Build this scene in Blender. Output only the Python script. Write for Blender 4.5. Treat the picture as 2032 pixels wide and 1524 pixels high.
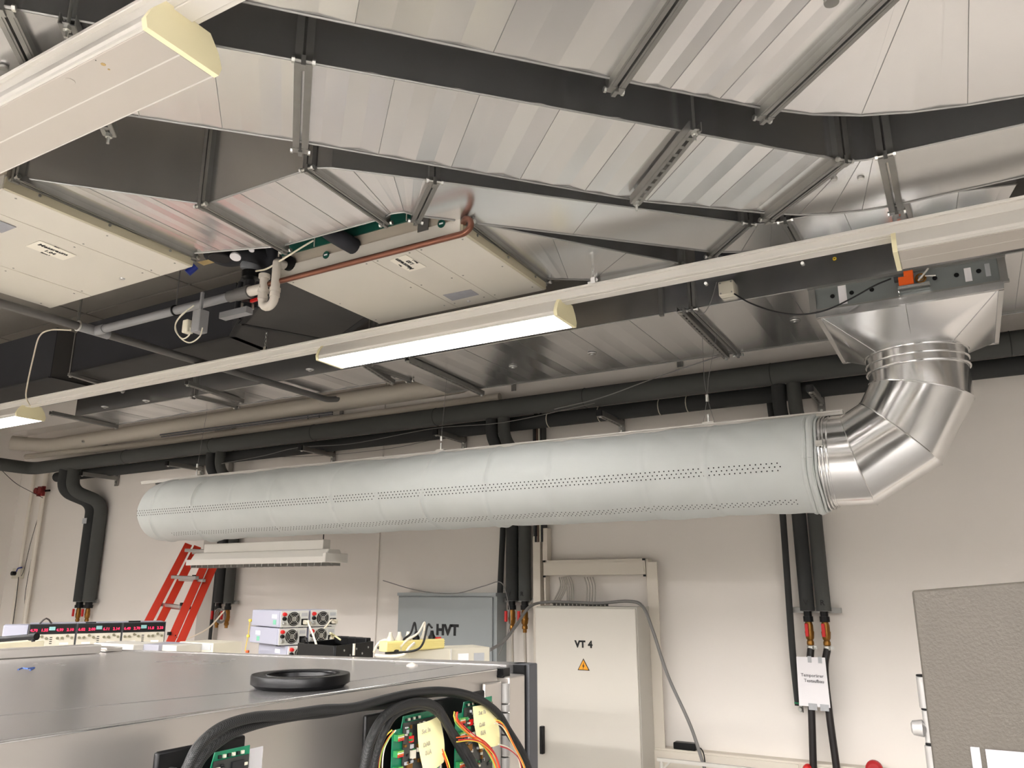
import bpy, math, random
from mathutils import Vector as V, Matrix
random.seed(7)
for o in list(bpy.data.objects): bpy.data.objects.remove(o)
SC = bpy.context.scene; C = SC.collection
# ------------------------------------------------------------------ camera
FPX, PITCH, YAW, EYE = 1560.0, math.atan(408/1560), math.radians(29.7), V((0, 0, 1.7))
cd = bpy.data.cameras.new('camera'); cam = bpy.data.objects.new('camera', cd); C.objects.link(cam)
cd.sensor_width = 36; cd.lens = FPX/2032*36; cd.clip_start = .02; cd.clip_end = 100
cam.location = EYE; cam.rotation_euler = (math.pi/2+PITCH, 0, YAW); SC.camera = cam
fh = V((-math.sin(YAW), math.cos(YAW), 0)); RT = V((math.cos(YAW), math.sin(YAW), 0))
FW = fh*math.cos(PITCH)+V((0, 0, math.sin(PITCH))); UPV = -fh*math.sin(PITCH)+V((0, 0, math.cos(PITCH)))
def P(x, y, X=None, Y=None, Z=None):
    """point of the surveyed plane X=, Y= or Z= seen at photograph pixel x, y"""
    r = FW*FPX+RT*(x-1016)+UPV*(762-y)
    a, v = (0, X) if X is not None else (1, Y) if Y is not None else (2, Z)
    return EYE+r*((v-EYE[a])/r[a])
# ------------------------------------------------------------------ world, exposure
w = bpy.data.worlds.new('world'); SC.world = w; w.use_nodes = True
w.node_tree.nodes['Background'].inputs[0].default_value = (.9, .88, .85, 1)
w.node_tree.nodes['Background'].inputs[1].default_value = .03
SC.view_settings.view_transform = 'Standard'; SC.view_settings.look = 'None'
SC.view_settings.exposure = 1.82; SC.view_settings.gamma = 1.0; SC.view_settings.use_curve_mapping = False
LAMP = 17.0
# ------------------------------------------------------------------ materials
MC = {}
def lin(c): return tuple(((v/255+.055)/1.055)**2.4 if v/255 > .04045 else v/255/12.92 for v in c)
def mat(name, col, rough=.5, metal=0, var=0.0, scale=6.0, bump=0.0, bscale=60.0, stretch=(1, 1, 1), emit=0, alpha=1, rvar=0.0, coat=0):
    if name in MC: return MC[name]
    m = bpy.data.materials.new(name); m.use_nodes = True; nt = m.node_tree; b = nt.nodes['Principled BSDF']
    c = lin(col)+(1,); b.inputs['Base Color'].default_value = c
    b.inputs['Roughness'].default_value = rough; b.inputs['Metallic'].default_value = metal
    if coat: b.inputs['Coat Weight'].default_value = coat; b.inputs['Coat Roughness'].default_value = .15
    if alpha < 1: b.inputs['Alpha'].default_value = alpha
    if emit: b.inputs['Emission Color'].default_value = c; b.inputs['Emission Strength'].default_value = emit
    if var or bump or rvar:
        tc = nt.nodes.new('ShaderNodeTexCoord'); mp = nt.nodes.new('ShaderNodeMapping'); mp.inputs['Scale'].default_value = stretch
        nt.links.new(tc.outputs['Object'], mp.inputs[0])
        n = nt.nodes.new('ShaderNodeTexNoise'); n.inputs['Scale'].default_value = scale; n.inputs['Detail'].default_value = 5
        nt.links.new(mp.outputs[0], n.inputs['Vector'])
        if var:
            mx = nt.nodes.new('ShaderNodeMix'); mx.data_type = 'RGBA'
            mx.inputs['A'].default_value = tuple(v*(1-var) for v in c[:3])+(1,); mx.inputs['B'].default_value = tuple(min(1, v*(1+var)) for v in c[:3])+(1,)
            nt.links.new(n.outputs['Fac'], mx.inputs['Factor']); nt.links.new(mx.outputs['Result'], b.inputs['Base Color'])
        if rvar:
            mr = nt.nodes.new('ShaderNodeMapRange'); mr.inputs['To Min'].default_value = rough-rvar; mr.inputs['To Max'].default_value = rough+rvar
            mr.inputs['From Min'].default_value = .3; mr.inputs['From Max'].default_value = .7
            nt.links.new(n.outputs['Fac'], mr.inputs[0]); nt.links.new(mr.outputs[0], b.inputs['Roughness'])
        if bump:
            n2 = nt.nodes.new('ShaderNodeTexNoise'); n2.inputs['Scale'].default_value = bscale; n2.inputs['Detail'].default_value = 3
            nt.links.new(mp.outputs[0], n2.inputs['Vector'])
            bp = nt.nodes.new('ShaderNodeBump'); bp.inputs['Strength'].default_value = bump; bp.inputs['Distance'].default_value = .01
            nt.links.new(n2.outputs['Fac'], bp.inputs['Height']); nt.links.new(bp.outputs[0], b.inputs['Normal'])
    MC[name] = m; return m
GALV = mat('galvanised_sheet', (234, 234, 234), .24, .97, var=.05, scale=2.2, bump=.012, bscale=7)
GALVB = mat('galvanised_bright', (230, 230, 229), .17, .95, var=.08, scale=7, rvar=.04, stretch=(1, 6, 1))
GALVD = mat('galvanised_profile', (150, 149, 145), .42, .85, var=.12, scale=20)
ZINC = mat('zinc_bolt', (205, 205, 200), .3, .95)
WALL = mat('painted_wall', (230, 224, 216), .85, var=.03, scale=1.5, bump=.05, bscale=40)
WALLG = mat('grey_partition', (128, 124, 118), .85, var=.03, scale=1.5)
CEIL = mat('concrete_ceiling', (135, 129, 121), .9, var=.06, scale=1.2)
FLOOR = mat('floor_vinyl', (182, 179, 175), .6, var=.05, scale=3)
LACQ = mat('white_lacquer', (216, 212, 204), .45)
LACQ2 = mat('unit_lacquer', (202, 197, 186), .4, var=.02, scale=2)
DIFFOFF = mat('diffuser_off', (184, 177, 167), .4)
CAPY = mat('yellowed_plastic', (245, 236, 195), .45)
TUBE = mat('lit_diffuser', (253, 250, 249), .5, emit=LAMP*.2)
TUBE2 = mat('lit_diffuser_bright', (253, 250, 249), .5, emit=LAMP*.85)
T8A = mat('lit_tube_first', (253, 250, 249), .5, emit=LAMP*5.5)
T8B = mat('lit_tube_second', (253, 250, 249), .5, emit=LAMP*24)
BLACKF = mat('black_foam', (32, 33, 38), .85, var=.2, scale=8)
BLACKT = mat('black_tape', (10, 10, 13), .6)
GREYF = mat('grey_foam', (74, 75, 72), .9, var=.06, scale=10)
GREYF2 = mat('dark_foam', (52, 53, 52), .9, var=.06, scale=10)
BLACK = mat('black_plastic', (16, 16, 17), .35)
RUBBER = mat('black_rubber', (8, 8, 9), .34, var=.1)
FABRIC = mat('white_textile', (207, 211, 208), .75, var=.03, scale=9, bump=.10, bscale=22)
PVCG = mat('grey_pvc', (128, 128, 130), .4)
PVCD = mat('dark_pvc', (88, 86, 84), .45)
PVCW = mat('white_pvc', (196, 189, 178), .35)
COPPER = mat('copper_pipe', (120, 78, 62), .35, .7, var=.15, scale=12)
BRASS = mat('brass', (140, 98, 44), .35, .85)
RED = mat('red_plastic', (200, 24, 24), .45)
DRED = mat('dark_red', (120, 22, 22), .5)
LADRED = mat('ladder_red', (205, 52, 26), .45)
ALU = mat('aluminium', (190, 190, 188), .3, .9)
GREEN = mat('dark_green', (14, 74, 62), .5)
ORANGE = mat('orange_plastic', (235, 96, 20), .45)
PAPER = mat('paper', (240, 237, 238), .8)
INK = mat('ink', (20, 20, 20), .7)
CABG = mat('cabinet_grey', (212, 207, 196), .5)
CABS = mat('cabinet_side', (196, 192, 182), .5)
HVTG = mat('cabinet_blue_grey', (150, 156, 156), .5)
STEEL = mat('brushed_steel', (222, 220, 219), .26, .9, var=.02, scale=3, rvar=.02)
STEELS = mat('satin_steel', (205, 200, 194), .38, .8, var=.06, scale=5, rvar=.04)
SILVERP = mat('silver_paint', (170, 168, 165), .4, .5)
DARKG = mat('dark_grey_panel', (72, 73, 76), .5)
PCB = mat('circuit_board', (20, 118, 84), .35, var=.35, scale=60)
CHIP = mat('chip_black', (24, 26, 28), .4, var=.4, scale=50)
POST = mat('sticky_note', (244, 236, 178), .8)
PENCIL = mat('pencil', (172, 165, 138), .8)
YEL = mat('yellow_wire', (236, 205, 80), .5)
GRW = mat('green_wire', (150, 190, 90), .5)
ORW = mat('orange_wire', (226, 98, 40), .5)
REDW = mat('red_wire', (190, 40, 50), .5)
WHW = mat('white_wire', (235, 225, 205), .5)
GRW2 = mat('grey_cable', (120, 118, 115), .55)
BLKW = mat('black_cable', (14, 14, 15), .5)
LAV = mat('supply_side', (172, 173, 188), .5)
SUPB = mat('supply_back', (206, 206, 200), .5)
IVORY = mat('ivory_plastic', (208, 202, 184), .5)
STRIPY = mat('cream_plastic', (240, 226, 150), .5)
LED = mat('red_digits', (255, 20, 60), .5, emit=1.6)
WARN = mat('warning_orange', (245, 165, 30), .6)
BLUE = mat('blue_plastic', (24, 44, 130), .45)
CLEAR = mat('clear_plastic', (215, 215, 222), .15, alpha=.28)
TEXTURED = mat('textured_panel', (70, 65, 57), .6, .1, var=.02, scale=8, bump=.16, bscale=240)
STICK = mat('grey_label', (150, 150, 156), .6, var=.15, scale=30)
SILLAB = mat('silver_label', (176, 178, 180), .5, var=.1, scale=60)
SLEEVE = mat('braided_sleeve', (20, 20, 21), .5)
def spangle(m, sc=110, amt=.014, base=.25):
    nt = m.node_tree; b = nt.nodes['Principled BSDF']; tc = nt.nodes.new('ShaderNodeTexCoord')
    vo = nt.nodes.new('ShaderNodeTexVoronoi'); vo.inputs['Scale'].default_value = sc; nt.links.new(tc.outputs['Object'], vo.inputs['Vector'])
    n = nt.nodes.new('ShaderNodeTexNoise'); n.inputs['Scale'].default_value = 9; n.inputs['Detail'].default_value = 6; nt.links.new(tc.outputs['Object'], n.inputs['Vector'])
    bw = nt.nodes.new('ShaderNodeRGBToBW'); nt.links.new(vo.outputs['Color'], bw.inputs[0])
    ad = nt.nodes.new('ShaderNodeMath'); ad.operation = 'MULTIPLY_ADD'; ad.inputs[1].default_value = .5; nt.links.new(bw.outputs[0], ad.inputs[0]); nt.links.new(n.outputs['Fac'], ad.inputs[2])
    mr = nt.nodes.new('ShaderNodeMapRange'); mr.clamp = False; mr.inputs['From Min'].default_value = .4; mr.inputs['From Max'].default_value = 1.1
    mr.inputs['To Min'].default_value = base-amt; mr.inputs['To Max'].default_value = base+amt; nt.links.new(ad.outputs[0], mr.inputs[0]); nt.links.new(mr.outputs[0], b.inputs['Roughness'])
spangle(GALV)
def braid(m):
    nt = m.node_tree; b = nt.nodes['Principled BSDF']; tc = nt.nodes.new('ShaderNodeTexCoord')
    ck = nt.nodes.new('ShaderNodeTexChecker'); ck.inputs['Scale'].default_value = 520
    ck.inputs['Color1'].default_value = (.002, .002, .002, 1); ck.inputs['Color2'].default_value = (.030, .030, .030, 1)
    b.inputs['Specular IOR Level'].default_value = .3; nt.links.new(tc.outputs['Object'], ck.inputs['Vector']); nt.links.new(ck.outputs['Color'], b.inputs['Base Color'])
braid(SLEEVE)
for m_ in (RUBBER, BLACK): m_.node_tree.nodes['Principled BSDF'].inputs['Specular IOR Level'].default_value = .25
# ------------------------------------------------------------------ mesh builder
def frame(d):
    d = d.normalized(); a = V((0, 0, 1)) if abs(d.z) < .9 else V((1, 0, 0))
    u = d.cross(a).normalized(); return u, u.cross(d).normalized()
class B:
    def __init__(s): s.v = []; s.f = []
    def add(s, vs, fs):
        n = len(s.v); s.v += [V(p) for p in vs]; s.f += [tuple(i+n for i in f) for f in fs]; return s
    def box(s, a, b, M=None):
        x0, y0, z0 = [min(p, q) for p, q in zip(a, b)]; x1, y1, z1 = [max(p, q) for p, q in zip(a, b)]
        vs = [V(p) for p in ((x0,y0,z0),(x1,y0,z0),(x1,y1,z0),(x0,y1,z0),(x0,y0,z1),(x1,y0,z1),(x1,y1,z1),(x0,y1,z1))]
        if M: vs = [M @ p for p in vs]
        return s.add(vs, [(0,3,2,1),(4,5,6,7),(0,1,5,4),(1,2,6,5),(2,3,7,6),(3,0,4,7)])
    def bar(s, p, q, w, h, up=V((0, 0, 1))):
        p = V(p); q = V(q); d = (q-p).normalized(); r = d.cross(up).normalized(); u = r.cross(d).normalized()
        vs = [e+r*w/2*i+u*h/2*j for e in (p, q) for i, j in ((-1,-1),(1,-1),(1,1),(-1,1))]
        return s.add(vs, [(0,1,2,3),(7,6,5,4),(0,4,5,1),(1,5,6,2),(2,6,7,3),(3,7,4,0)])
    def hexa(s, lo, hi):
        n = len(lo); vs = [V(p) for p in lo]+[V(p) for p in hi]
        return s.add(vs, [tuple(range(n))[::-1], tuple(range(n, 2*n))]+[(i, (i+1) % n, n+(i+1) % n, n+i) for i in range(n)])
    def tube(s, pts, r, seg=10, caps=True, rs=None):
        pts = [V(p) for p in pts]; n = len(pts); rings = []
        d = (pts[1]-pts[0]).normalized(); u, v = frame(d)
        for i, p in enumerate(pts):
            t = (pts[min(i+1, n-1)]-pts[max(i-1, 0)])
            if t.length < 1e-9: t = d
            t.normalize(); u = (u-t*u.dot(t)).normalized(); v = t.cross(u); d = t
            rr = rs[i] if rs else r
            rings.append([p+(u*math.cos(a)+v*math.sin(a))*rr for a in [2*math.pi*k/seg for k in range(seg)]])
        vs = [p for r_ in rings for p in r_]; fs = []
        for i in range(n-1):
            for k in range(seg):
                a = i*seg+k; b = i*seg+(k+1) % seg; fs.append((a, b, b+seg, a+seg))
        if caps: fs += [tuple(range(seg))[::-1], tuple((n-1)*seg+k for k in range(seg))]
        return s.add(vs, fs)
    def cyl(s, p, q, r, seg=14): return s.tube([p, q], r, seg)
    def lathe(s, c, axis, prof, seg=24):
        c = V(c); d = V(axis).normalized(); u, v = frame(d); vs = []; n = len(prof)
        for r, h in prof: vs += [c+d*h+(u*math.cos(2*math.pi*k/seg)+v*math.sin(2*math.pi*k/seg))*max(r, 1e-5) for k in range(seg)]
        fs = [(i*seg+k, i*seg+(k+1) % seg, (i+1)*seg+(k+1) % seg, (i+1)*seg+k) for i in range(n-1) for k in range(seg)]
        return s.add(vs, fs+[tuple(range(seg))[::-1], tuple((n-1)*seg+k for k in range(seg))])
    def ring(s, c, axis, R, r, seg=24, a0=0, a1=2*math.pi, tube=8):
        u, v = frame(V(axis)); c = V(c)
        pts = [c+(u*math.cos(a)+v*math.sin(a))*R for a in [a0+(a1-a0)*k/seg for k in range(seg+1)]]
        return s.tube(pts, r, tube)
def fillet(pts, r, n=6):
    pts = [V(p) for p in pts]; out = [pts[0]]
    for i in range(1, len(pts)-1):
        p = pts[i]; a = (pts[i-1]-p); b = (pts[i+1]-p); k = min(r, a.length*.49, b.length*.49)
        a = p+a.normalized()*k; b = p+b.normalized()*k
        for j in range(n+1):
            t = j/n; out.append(a*(1-t)**2+p*2*t*(1-t)+b*t*t)
    return out+[pts[-1]]
def smooth(pts, n=8):
    pts = [V(p) for p in pts]; q = [pts[0]*2-pts[1]]+pts+[pts[-1]*2-pts[-2]]; out = []
    for i in range(1, len(q)-2):
        p0, p1, p2, p3 = q[i-1:i+3]
        for j in range(n):
            t = j/n; out.append(.5*((2*p1)+(p2-p0)*t+(2*p0-5*p1+4*p2-p3)*t*t+(3*p1-p0-3*p2+p3)*t**3))
    return out+[pts[-1]]
WP = {}
def mk(name, b, m, smooth_=True, off=V((0, 0, 0))):
    me = bpy.data.meshes.new(name); me.from_pydata([p-off for p in b.v], [], b.f); me.materials.append(m)
    if smooth_:
        me.shade_smooth(); me.set_sharp_from_angle(angle=math.radians(38))
    me.update(); o = bpy.data.objects.new(name, me); C.objects.link(o); return o
def tag(o, label=None, cat=None, group=None, kind=None):
    for k, v in (('label', label), ('category', cat), ('group', group), ('kind', kind)):
        if v: o[k] = v
    return o
def thing(name, label, cat, base=(0, 0, 0), group=None):
    o = bpy.data.objects.new(name, None); C.objects.link(o); o.empty_display_size = .1
    o.location = V(base); WP[o.name] = V(base); return tag(o, label, cat, group)
def bevel(o, w, seg=2):
    md = o.modifiers.new('bevel', 'BEVEL'); md.width = w; md.segments = seg; md.limit_method = 'ANGLE'; md.angle_limit = math.radians(40); return o
def part(name, b, m, parent, label=None, bev=0, kind=None):
    o = mk(name, b, m); o.parent = parent; o.location = -WP.get(parent.name, V((0, 0, 0))); WP[o.name] = V((0, 0, 0))
    if bev: bevel(o, bev)
    return tag(o, label, kind=kind)
def single(name, b, m, label, cat, group=None, bev=0, kind=None):
    c = sum(b.v, V((0, 0, 0)))/len(b.v); c.z = min(p.z for p in b.v)
    o = mk(name, b, m, off=c); o.location = c; WP[o.name] = c.copy()
    if bev: bevel(o, bev)
    return tag(o, label, cat, group, kind)
def sub(name, b, m, parent, label=None, bev=0):
    """sub-part or part of a mesh parent whose mesh frame may be shifted"""
    return part(name, b, m, parent, label, bev)
def struct(name, b, m): return tag(mk(name, b, m, False), kind='structure')
def text(s, size, loc, right, up, m, parent, name='lettering', bold=0.0, label=None, ext=.0006, spacing=1.0):
    cu = bpy.data.curves.new(name, 'FONT'); cu.body = s; cu.size = size; cu.align_x = 'CENTER'; cu.align_y = 'CENTER'
    cu.extrude = ext; cu.offset = bold; cu.resolution_u = 2; cu.space_character = spacing
    t = bpy.data.objects.new('tmp', cu); C.objects.link(t); bpy.context.view_layer.update()
    me = bpy.data.meshes.new_from_object(t.evaluated_get(bpy.context.evaluated_depsgraph_get()))
    bpy.data.objects.remove(t)
    r = V(right).normalized(); u = V(up).normalized(); n = r.cross(u)
    M = Matrix((r, u, n)).transposed().to_4x4(); M.translation = V(loc)
    me.transform(M); me.materials.clear(); me.materials.append(m)
    o = bpy.data.objects.new(name, me); C.objects.link(o)
    if parent: o.parent = parent; o.location = -WP.get(parent.name, V((0, 0, 0)))
    WP[o.name] = V((0, 0, 0)); return tag(o, label)
def dup(root, delta, label=None, group=None):
    def cp(o, parent):
        c = o.copy(); C.objects.link(c); WP[c.name] = WP.get(o.name, V((0, 0, 0))).copy()
        if parent: c.parent = parent
        for ch in list(o.children): cp(ch, c)
        return c
    c = cp(root, None); c.location = root.location+V(delta); WP[c.name] = c.location.copy()
    if label: c['label'] = label
    if group: c['group'] = group
    return c
def ctube(name, pts, r, m, label, cat, group=None, seg=8, sm=True, parent=None, n=8):
    b = B().tube(smooth(pts, n) if sm else pts, r, seg)
    return part(name, b, m, parent, label) if parent else single(name, b, m, label, cat, group)

# ================================================================== room
XL, XR, YB, YF, ZC = -9.3, 6.0, 5.0, -8.5, 3.78
struct('floor', B().box((XL, YF, -.1), (XR, YB, 0)), FLOOR)
struct('wall_back', B().box((XL-.1, YB, 0), (XR+.1, YB+.1, ZC)), WALL)
struct('wall_left', B().box((XL-.1, YF, 0), (XL, YB, ZC)), WALL)
struct('wall_right', B().box((XR, YF, 0), (XR+.1, YB, ZC)), WALLG)
struct('wall_front', B().box((XL-.1, YF-.1, 0), (XR+.1, YF, ZC)), WALLG)
ceil = struct('ceiling', B().box((XL-.1, YF-.1, ZC), (XR+.1, YB+.1, ZC+.1)), CEIL)
x = XL
while x < XR-.1:                                            # concrete planks of the ceiling
    y = YF
    while y < YB-.1:
        o = part('ceiling_panel', B().box((x+.006, y+.006, ZC-.02), (min(x+1.19, XR), min(y+2.36, YB), ZC)), CEIL, ceil, bev=.003); y += 2.37
    x += 1.2
WALLB = bpy.data.objects['wall_back']
part('joint_cover', B().box((P(758, 900, Y=4.99)[0]-.012, 4.985, .0), (P(758, 900, Y=4.99)[0]+.012, 5.0, ZC)), WALL, WALLB)
struct('trim_1', B().box((XL, 4.80, 3.42), (XR, 5.0, ZC-.03)), WALL)      # beam above the pipes

# ================================================================== lamps
def light_track(x0, x1, yc, z0, label, sc=1.0, stripes=True):
    t = thing('light_track', label, 'light rail', ((x0+x1)/2, yc, z0))
    part('channel', B().box((x0, yc-.042, z0), (x1, yc+.042, z0+.036)), LACQ, t, bev=.003)
    part('lip', B().box((x0, yc-.054, z0+.030), (x1, yc+.054, z0+.041)), LACQ, t, bev=.002)
    part('cover_strip', B().box((x0, yc-.025, z0-.006), (x1, yc+.025, z0)), LACQ, t, bev=.002)
    return t
def fixture(x0, x1, y0, y1, z0, lit, label, group=None, em=None):
    t = thing('light_fixture', label, 'ceiling light', ((x0+x1)/2, (y0+y1)/2, z0), group)
    yc = (y0+y1)/2; w = (y1-y0)/2
    def prof(x, k=0): return [(x, yc-w+.006-k, z0), (x, yc-w-k, z0+.016), (x, yc-w*.86-k, z0+.05), (x, yc-w*.62, z0+.082+k), (x, yc+w*.62, z0+.082+k), (x, yc+w*.86+k, z0+.05), (x, yc+w+k, z0+.016), (x, yc+w-.006+k, z0)]
    part('housing', B().hexa(prof(x0+.012), prof(x1-.012)), LACQ, t)
    part('diffuser', B().box((x0+.014, y0+.008, z0-.006), (x1-.014, y1-.008, z0+.0)), (em or TUBE) if lit else DIFFOFF, t, 'glowing diffuser' if lit else None, bev=.002)
    for xa, xb in ((x0-.004, x0+.012), (x1-.012, x1+.004)):
        pr = [(a, b_, c-.007 if c == z0 else c) for a, b_, c in prof(xa, .004)]; pq = [(xb, b_, c) for a, b_, c in pr]
        part('end_cap', B().hexa(pr, pq), CAPY, t, 'yellowed end cap')
    part('diffuser_rib', B().box((x0+.014, yc-.002, z0-.0068), (x1-.014, yc+.002, z0-.006)), LACQ, t)
    part('side_trim', B().box((x0+.012, y0+.002, z0-.003), (x1-.012, y0+.008, z0+.006)), LACQ, t)
    part('side_trim', B().box((x0+.012, y1-.008, z0-.003), (x1-.012, y1-.002, z0+.006)), LACQ, t)
    return t
light_track(-7.4, 2.6, 2.947, 2.925, 'long white light rail running left to right across the middle of the photo')
fixture(-2.80, -1.42, 2.875, 3.07, 2.85, True, 'lit batten light glowing white at the centre of the rail')
fixture(-7.0, -5.53, 2.875, 3.07, 2.85, True, 'lit batten light at the left end, its cap beside a white cable')
fixture(-.10, 1.4, 2.875, 3.07, 2.85, False, 'unlit batten light at the right end of the rail above the orange actuator')
light_track(-6.5, 3.0, .948, 2.968, 'white light rail crossing the top left corner near the camera')
t = fixture(-2.9, -1.405, .865, 1.06, 2.882, False, 'large unlit batten light in the top left corner with dirt spots')
part('dirt_spot', B().lathe(P(205, 128, Z=2.8755), (0, 0, 1), [(.006, 0), (.006, .0008)], 7), mat('dirt', (176, 150, 100), .9), t)
part('dirt_spot', B().lathe(P(190, 120, Z=2.8755), (0, 0, 1), [(.0015, 0), (.0015, .0008)], 7), INK, t)
part('dirt_spot', B().lathe(P(216, 138, Z=2.8755), (0, 0, 1), [(.003, 0), (.003, .0008)], 7), MC['dirt'], t)
part('round_plug', B().lathe(P(138, 162, Z=2.8745), (0, 0, 1), [(.012, 0), (.013, .002)], 20), DIFFOFF, t)
# lamps of the same rails, outside the photograph
for k, (x0, lit) in enumerate(((-6.4, True), (-4.6, True), (.6, True), (2.4, True))):
    fixture(x0, x0+1.5, .865, 1.06, 2.882, lit, ('first', 'second', 'third', 'fourth')[k]+' batten light on the near rail beyond the frame', 'batten lights beyond the frame', em=TUBE2)
def louvred(x0, yc, z0, em, label):
    """louvred lamp: a tube between side skirts that cut its light off near the horizontal"""
    t = thing('light_fixture', label, 'ceiling light', (x0+.74, yc, z0), 'louvred lights behind the camera')
    part('housing', B().box((x0, yc-.1, z0+.012), (x0+1.48, yc+.1, z0+.045)), LACQ, t)
    for k in (-1, 1): part('side_skirt', B().box((x0, yc+k*.097-.003, z0-.0175), (x0+1.48, yc+k*.097+.003, z0+.012)), LACQ, t)
    part('tube', B().box((x0+.01, yc-.013, z0), (x0+1.47, yc+.013, z0+.012)), em, t, 'glowing tube')
for j, yr in enumerate((-1.2, -3.3)):
    light_track(-7.0, 4.4, yr, 2.975, ('first', 'second')[j]+' white light rail behind the camera')
    for k in range(6): louvred(-6.2+1.8*k, yr, 2.93, (T8A, T8B)[j], ('first', 'second', 'third', 'fourth', 'fifth', 'sixth')[k]+' lit louvred light from the left on the '+('first', 'second')[j]+' rail behind the camera')

# ================================================================== sheet metal ducts
def lerp(a, b, t): return V(a)*(1-t)+V(b)*t
def resample(pl, n):
    pl = [V(p) for p in pl]; L = [0]
    for a, b in zip(pl, pl[1:]): L.append(L[-1]+(b-a).length)
    out = []
    for i in range(n+1):
        s = L[-1]*i/n; k = 0
        while k < len(L)-2 and L[k+1] < s: k += 1
        out.append(lerp(pl[k], pl[k+1], (s-L[k])/(L[k+1]-L[k]+1e-9)))
    return out
def duct_section(parent, near, far, z0, z1, n=8, fold=.0035, label=None):
    near = resample(near, n); far = resample(far, n); b = B()
    for i in range(n):
        m0, m1 = (near[i]+near[i+1])/2, (far[i]+far[i+1])/2
        q = [near[i], m0, near[i+1], far[i+1], m1, far[i]]
        d = fold*(1 if i % 2 else .5)
        lo = [V((p.x, p.y, z0+(d if k in (1, 4) else 0))) for k, p in enumerate(q)]
        hi = [V((p.x, p.y, z1)) for p in (near[i], near[i+1], far[i+1], far[i])]
        s0, s1 = (i == 0), (i == n-1)
        fs = [(0, 5, 4, 1), (1, 4, 3, 2), (6, 7, 8, 9), (0, 1, 2, 7, 6), (3, 4, 5, 9, 8)]
        if s0: fs.append((0, 6, 9, 5))
        if s1: fs.append((2, 3, 8, 7))
        b.add(lo+hi, fs)
    o = part('duct_section', b, GALV, parent, label); o.data.shade_flat()
    # folded edge seams along both bottom edges
    for pl in (near, far):
        part('edge_seam', B().tube([V((p.x, p.y, z0-.001)) for p in pl], .0035, 5), GALVD, o)
    # standing joints across the underside
    for i in range(2, n-1, 2):
        part('sheet_joint', B().bar(V((*near[i][:2], z0-.0003)), V((*far[i][:2], z0-.0003)), .002, .0012), GALVD, o)
    return o
def flange(parent, a, b, z0, z1, w=.022, drop=.026):
    a = V((a[0], a[1], 0)); b = V((b[0], b[1], 0)); d = (b-a).normalized(); s = V((-d.y, d.x, 0))
    a = a-d*drop; b = b+d*drop
    bm = B()
    for k in (-1, 1):
        o = s*k*(w*.62)
        for (p, q) in ((a+o+V((0, 0, z0-drop/2+.003)), b+o+V((0, 0, z0-drop/2+.003))),):
            bm.bar(p, q, w*.9, drop)
            bm.bar(p+V((0, 0, -drop/2)), q+V((0, 0, -drop/2)), w*.35, .004)
        for e, sg in ((a, 1), (b, -1)):
            bm.bar(e+o+d*sg*drop/2+V((0, 0, z0-drop)), e+o+d*sg*drop/2+V((0, 0, z1)), w*.9, drop, up=d)
    f = part('flange', bm, GALVD, parent)
    for e, sg in ((a, -1), (b, 1)):
        c = e+V((0, 0, z0-drop*.7))
        part('corner_bolt', B().cyl(c-s*.03, c+s*.03, .005, 8).cyl(c-s*.03, c-s*.022, .009, 6).cyl(c+s*.022, c+s*.03, .009, 6), ZINC, f)
        part('corner_plate', B().bar(c-d*sg*.02-V((0, 0, .0)), c+d*sg*.006, .012, .03), GALVD, f)
    return f
def strut(parent, p, q, w=.036, h=.03, label=None, rods=0, n=None):
    """slotted C-channel with real slots in its lower face, open side away"""
    p = V(p); q = V(q); d = (q-p); L = d.length; d.normalize(); r = d.cross(V((0, 0, 1))).normalized(); bm = B()
    for k in (-1, 1):
        bm.bar(p+r*k*w/2+V((0, 0, h/2)), q+r*k*w/2+V((0, 0, h/2)), .003, h)
        bm.bar(p+r*k*(w/2-.006), q+r*k*(w/2-.006), .012, .003)
    n = n or max(3, int(L/.045))
    for i in range(n+1):
        c = p+d*L*i/n; bm.bar(c-d*.008, c+d*.008, w-.02, .003)
    o = part('slotted_strut', bm, GALVD, parent, label)
    for e in (p+d*.01, q-d*.01):
        if rods: part('threaded_rod', B().cyl(e+V((0, 0, -.03)), V((e.x, e.y, rods)), .0045, 8), ZINC, o)
        part('nut', B().cyl(e+V((0, 0, -.010)), e+V((0, 0, -.001)), .010, 6).cyl(e+V((0, 0, -.001)), e+V((0, 0, .001)), .014, 10), ZINC, o)
    return o
def Z(lst, z): return [P(x, y, Z=z) for x, y in lst]
def off_right(pl, w):
    out = []
    for i, p in enumerate(pl):
        t = (pl[min(i+1, len(pl)-1)]-pl[max(i-1, 0)]); t.z = 0; t.normalize(); out.append(p+V((t.y, -t.x, 0))*w)
    return out
# ---- duct A (nearest, wide)
zA, hA = 3.05, .42
A = thing('ventilation_duct', 'widest galvanised duct at the top, nearest the camera, curving to the right', 'air duct', (-.8, 1.6, zA))
fa = Z([(470, 0), (1225, 158)], zA); fa0 = fa[0]+(fa[0]-fa[1]).normalized()*1.5
def secA(far, n, **k): duct_section(A, off_right(far, 1.25), far, zA, zA+hA, n, **k)
pA2 = P(1522, 216, Z=zA)
curveA = smooth([pA2]+Z([(1600, 226), (1700, 229), (1800, 223), (1900, 211), (2032, 190)], zA), 4)
dA = (pA2-fa[1]).normalized()
gap = dA*.0
f0 = [fa0, fa[0], fa[1]]
secA(f0, 14); secA([fa[1], lerp(fa[1], pA2, .5), pA2], 6)
endA = curveA+[V((1.6, curveA[-1].y+.02, zA))]
nA = []
for i, p in enumerate(curveA): nA.append(p+lerp(V((dA.y, -dA.x, 0)), V((.12, -1, 0)), min(1, i/10)).normalized()*1.25)
duct_section(A, nA+[V((1.7, curveA[-1].y-1.2, zA))], endA, zA, zA+hA, 14, fold=.003)
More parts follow.
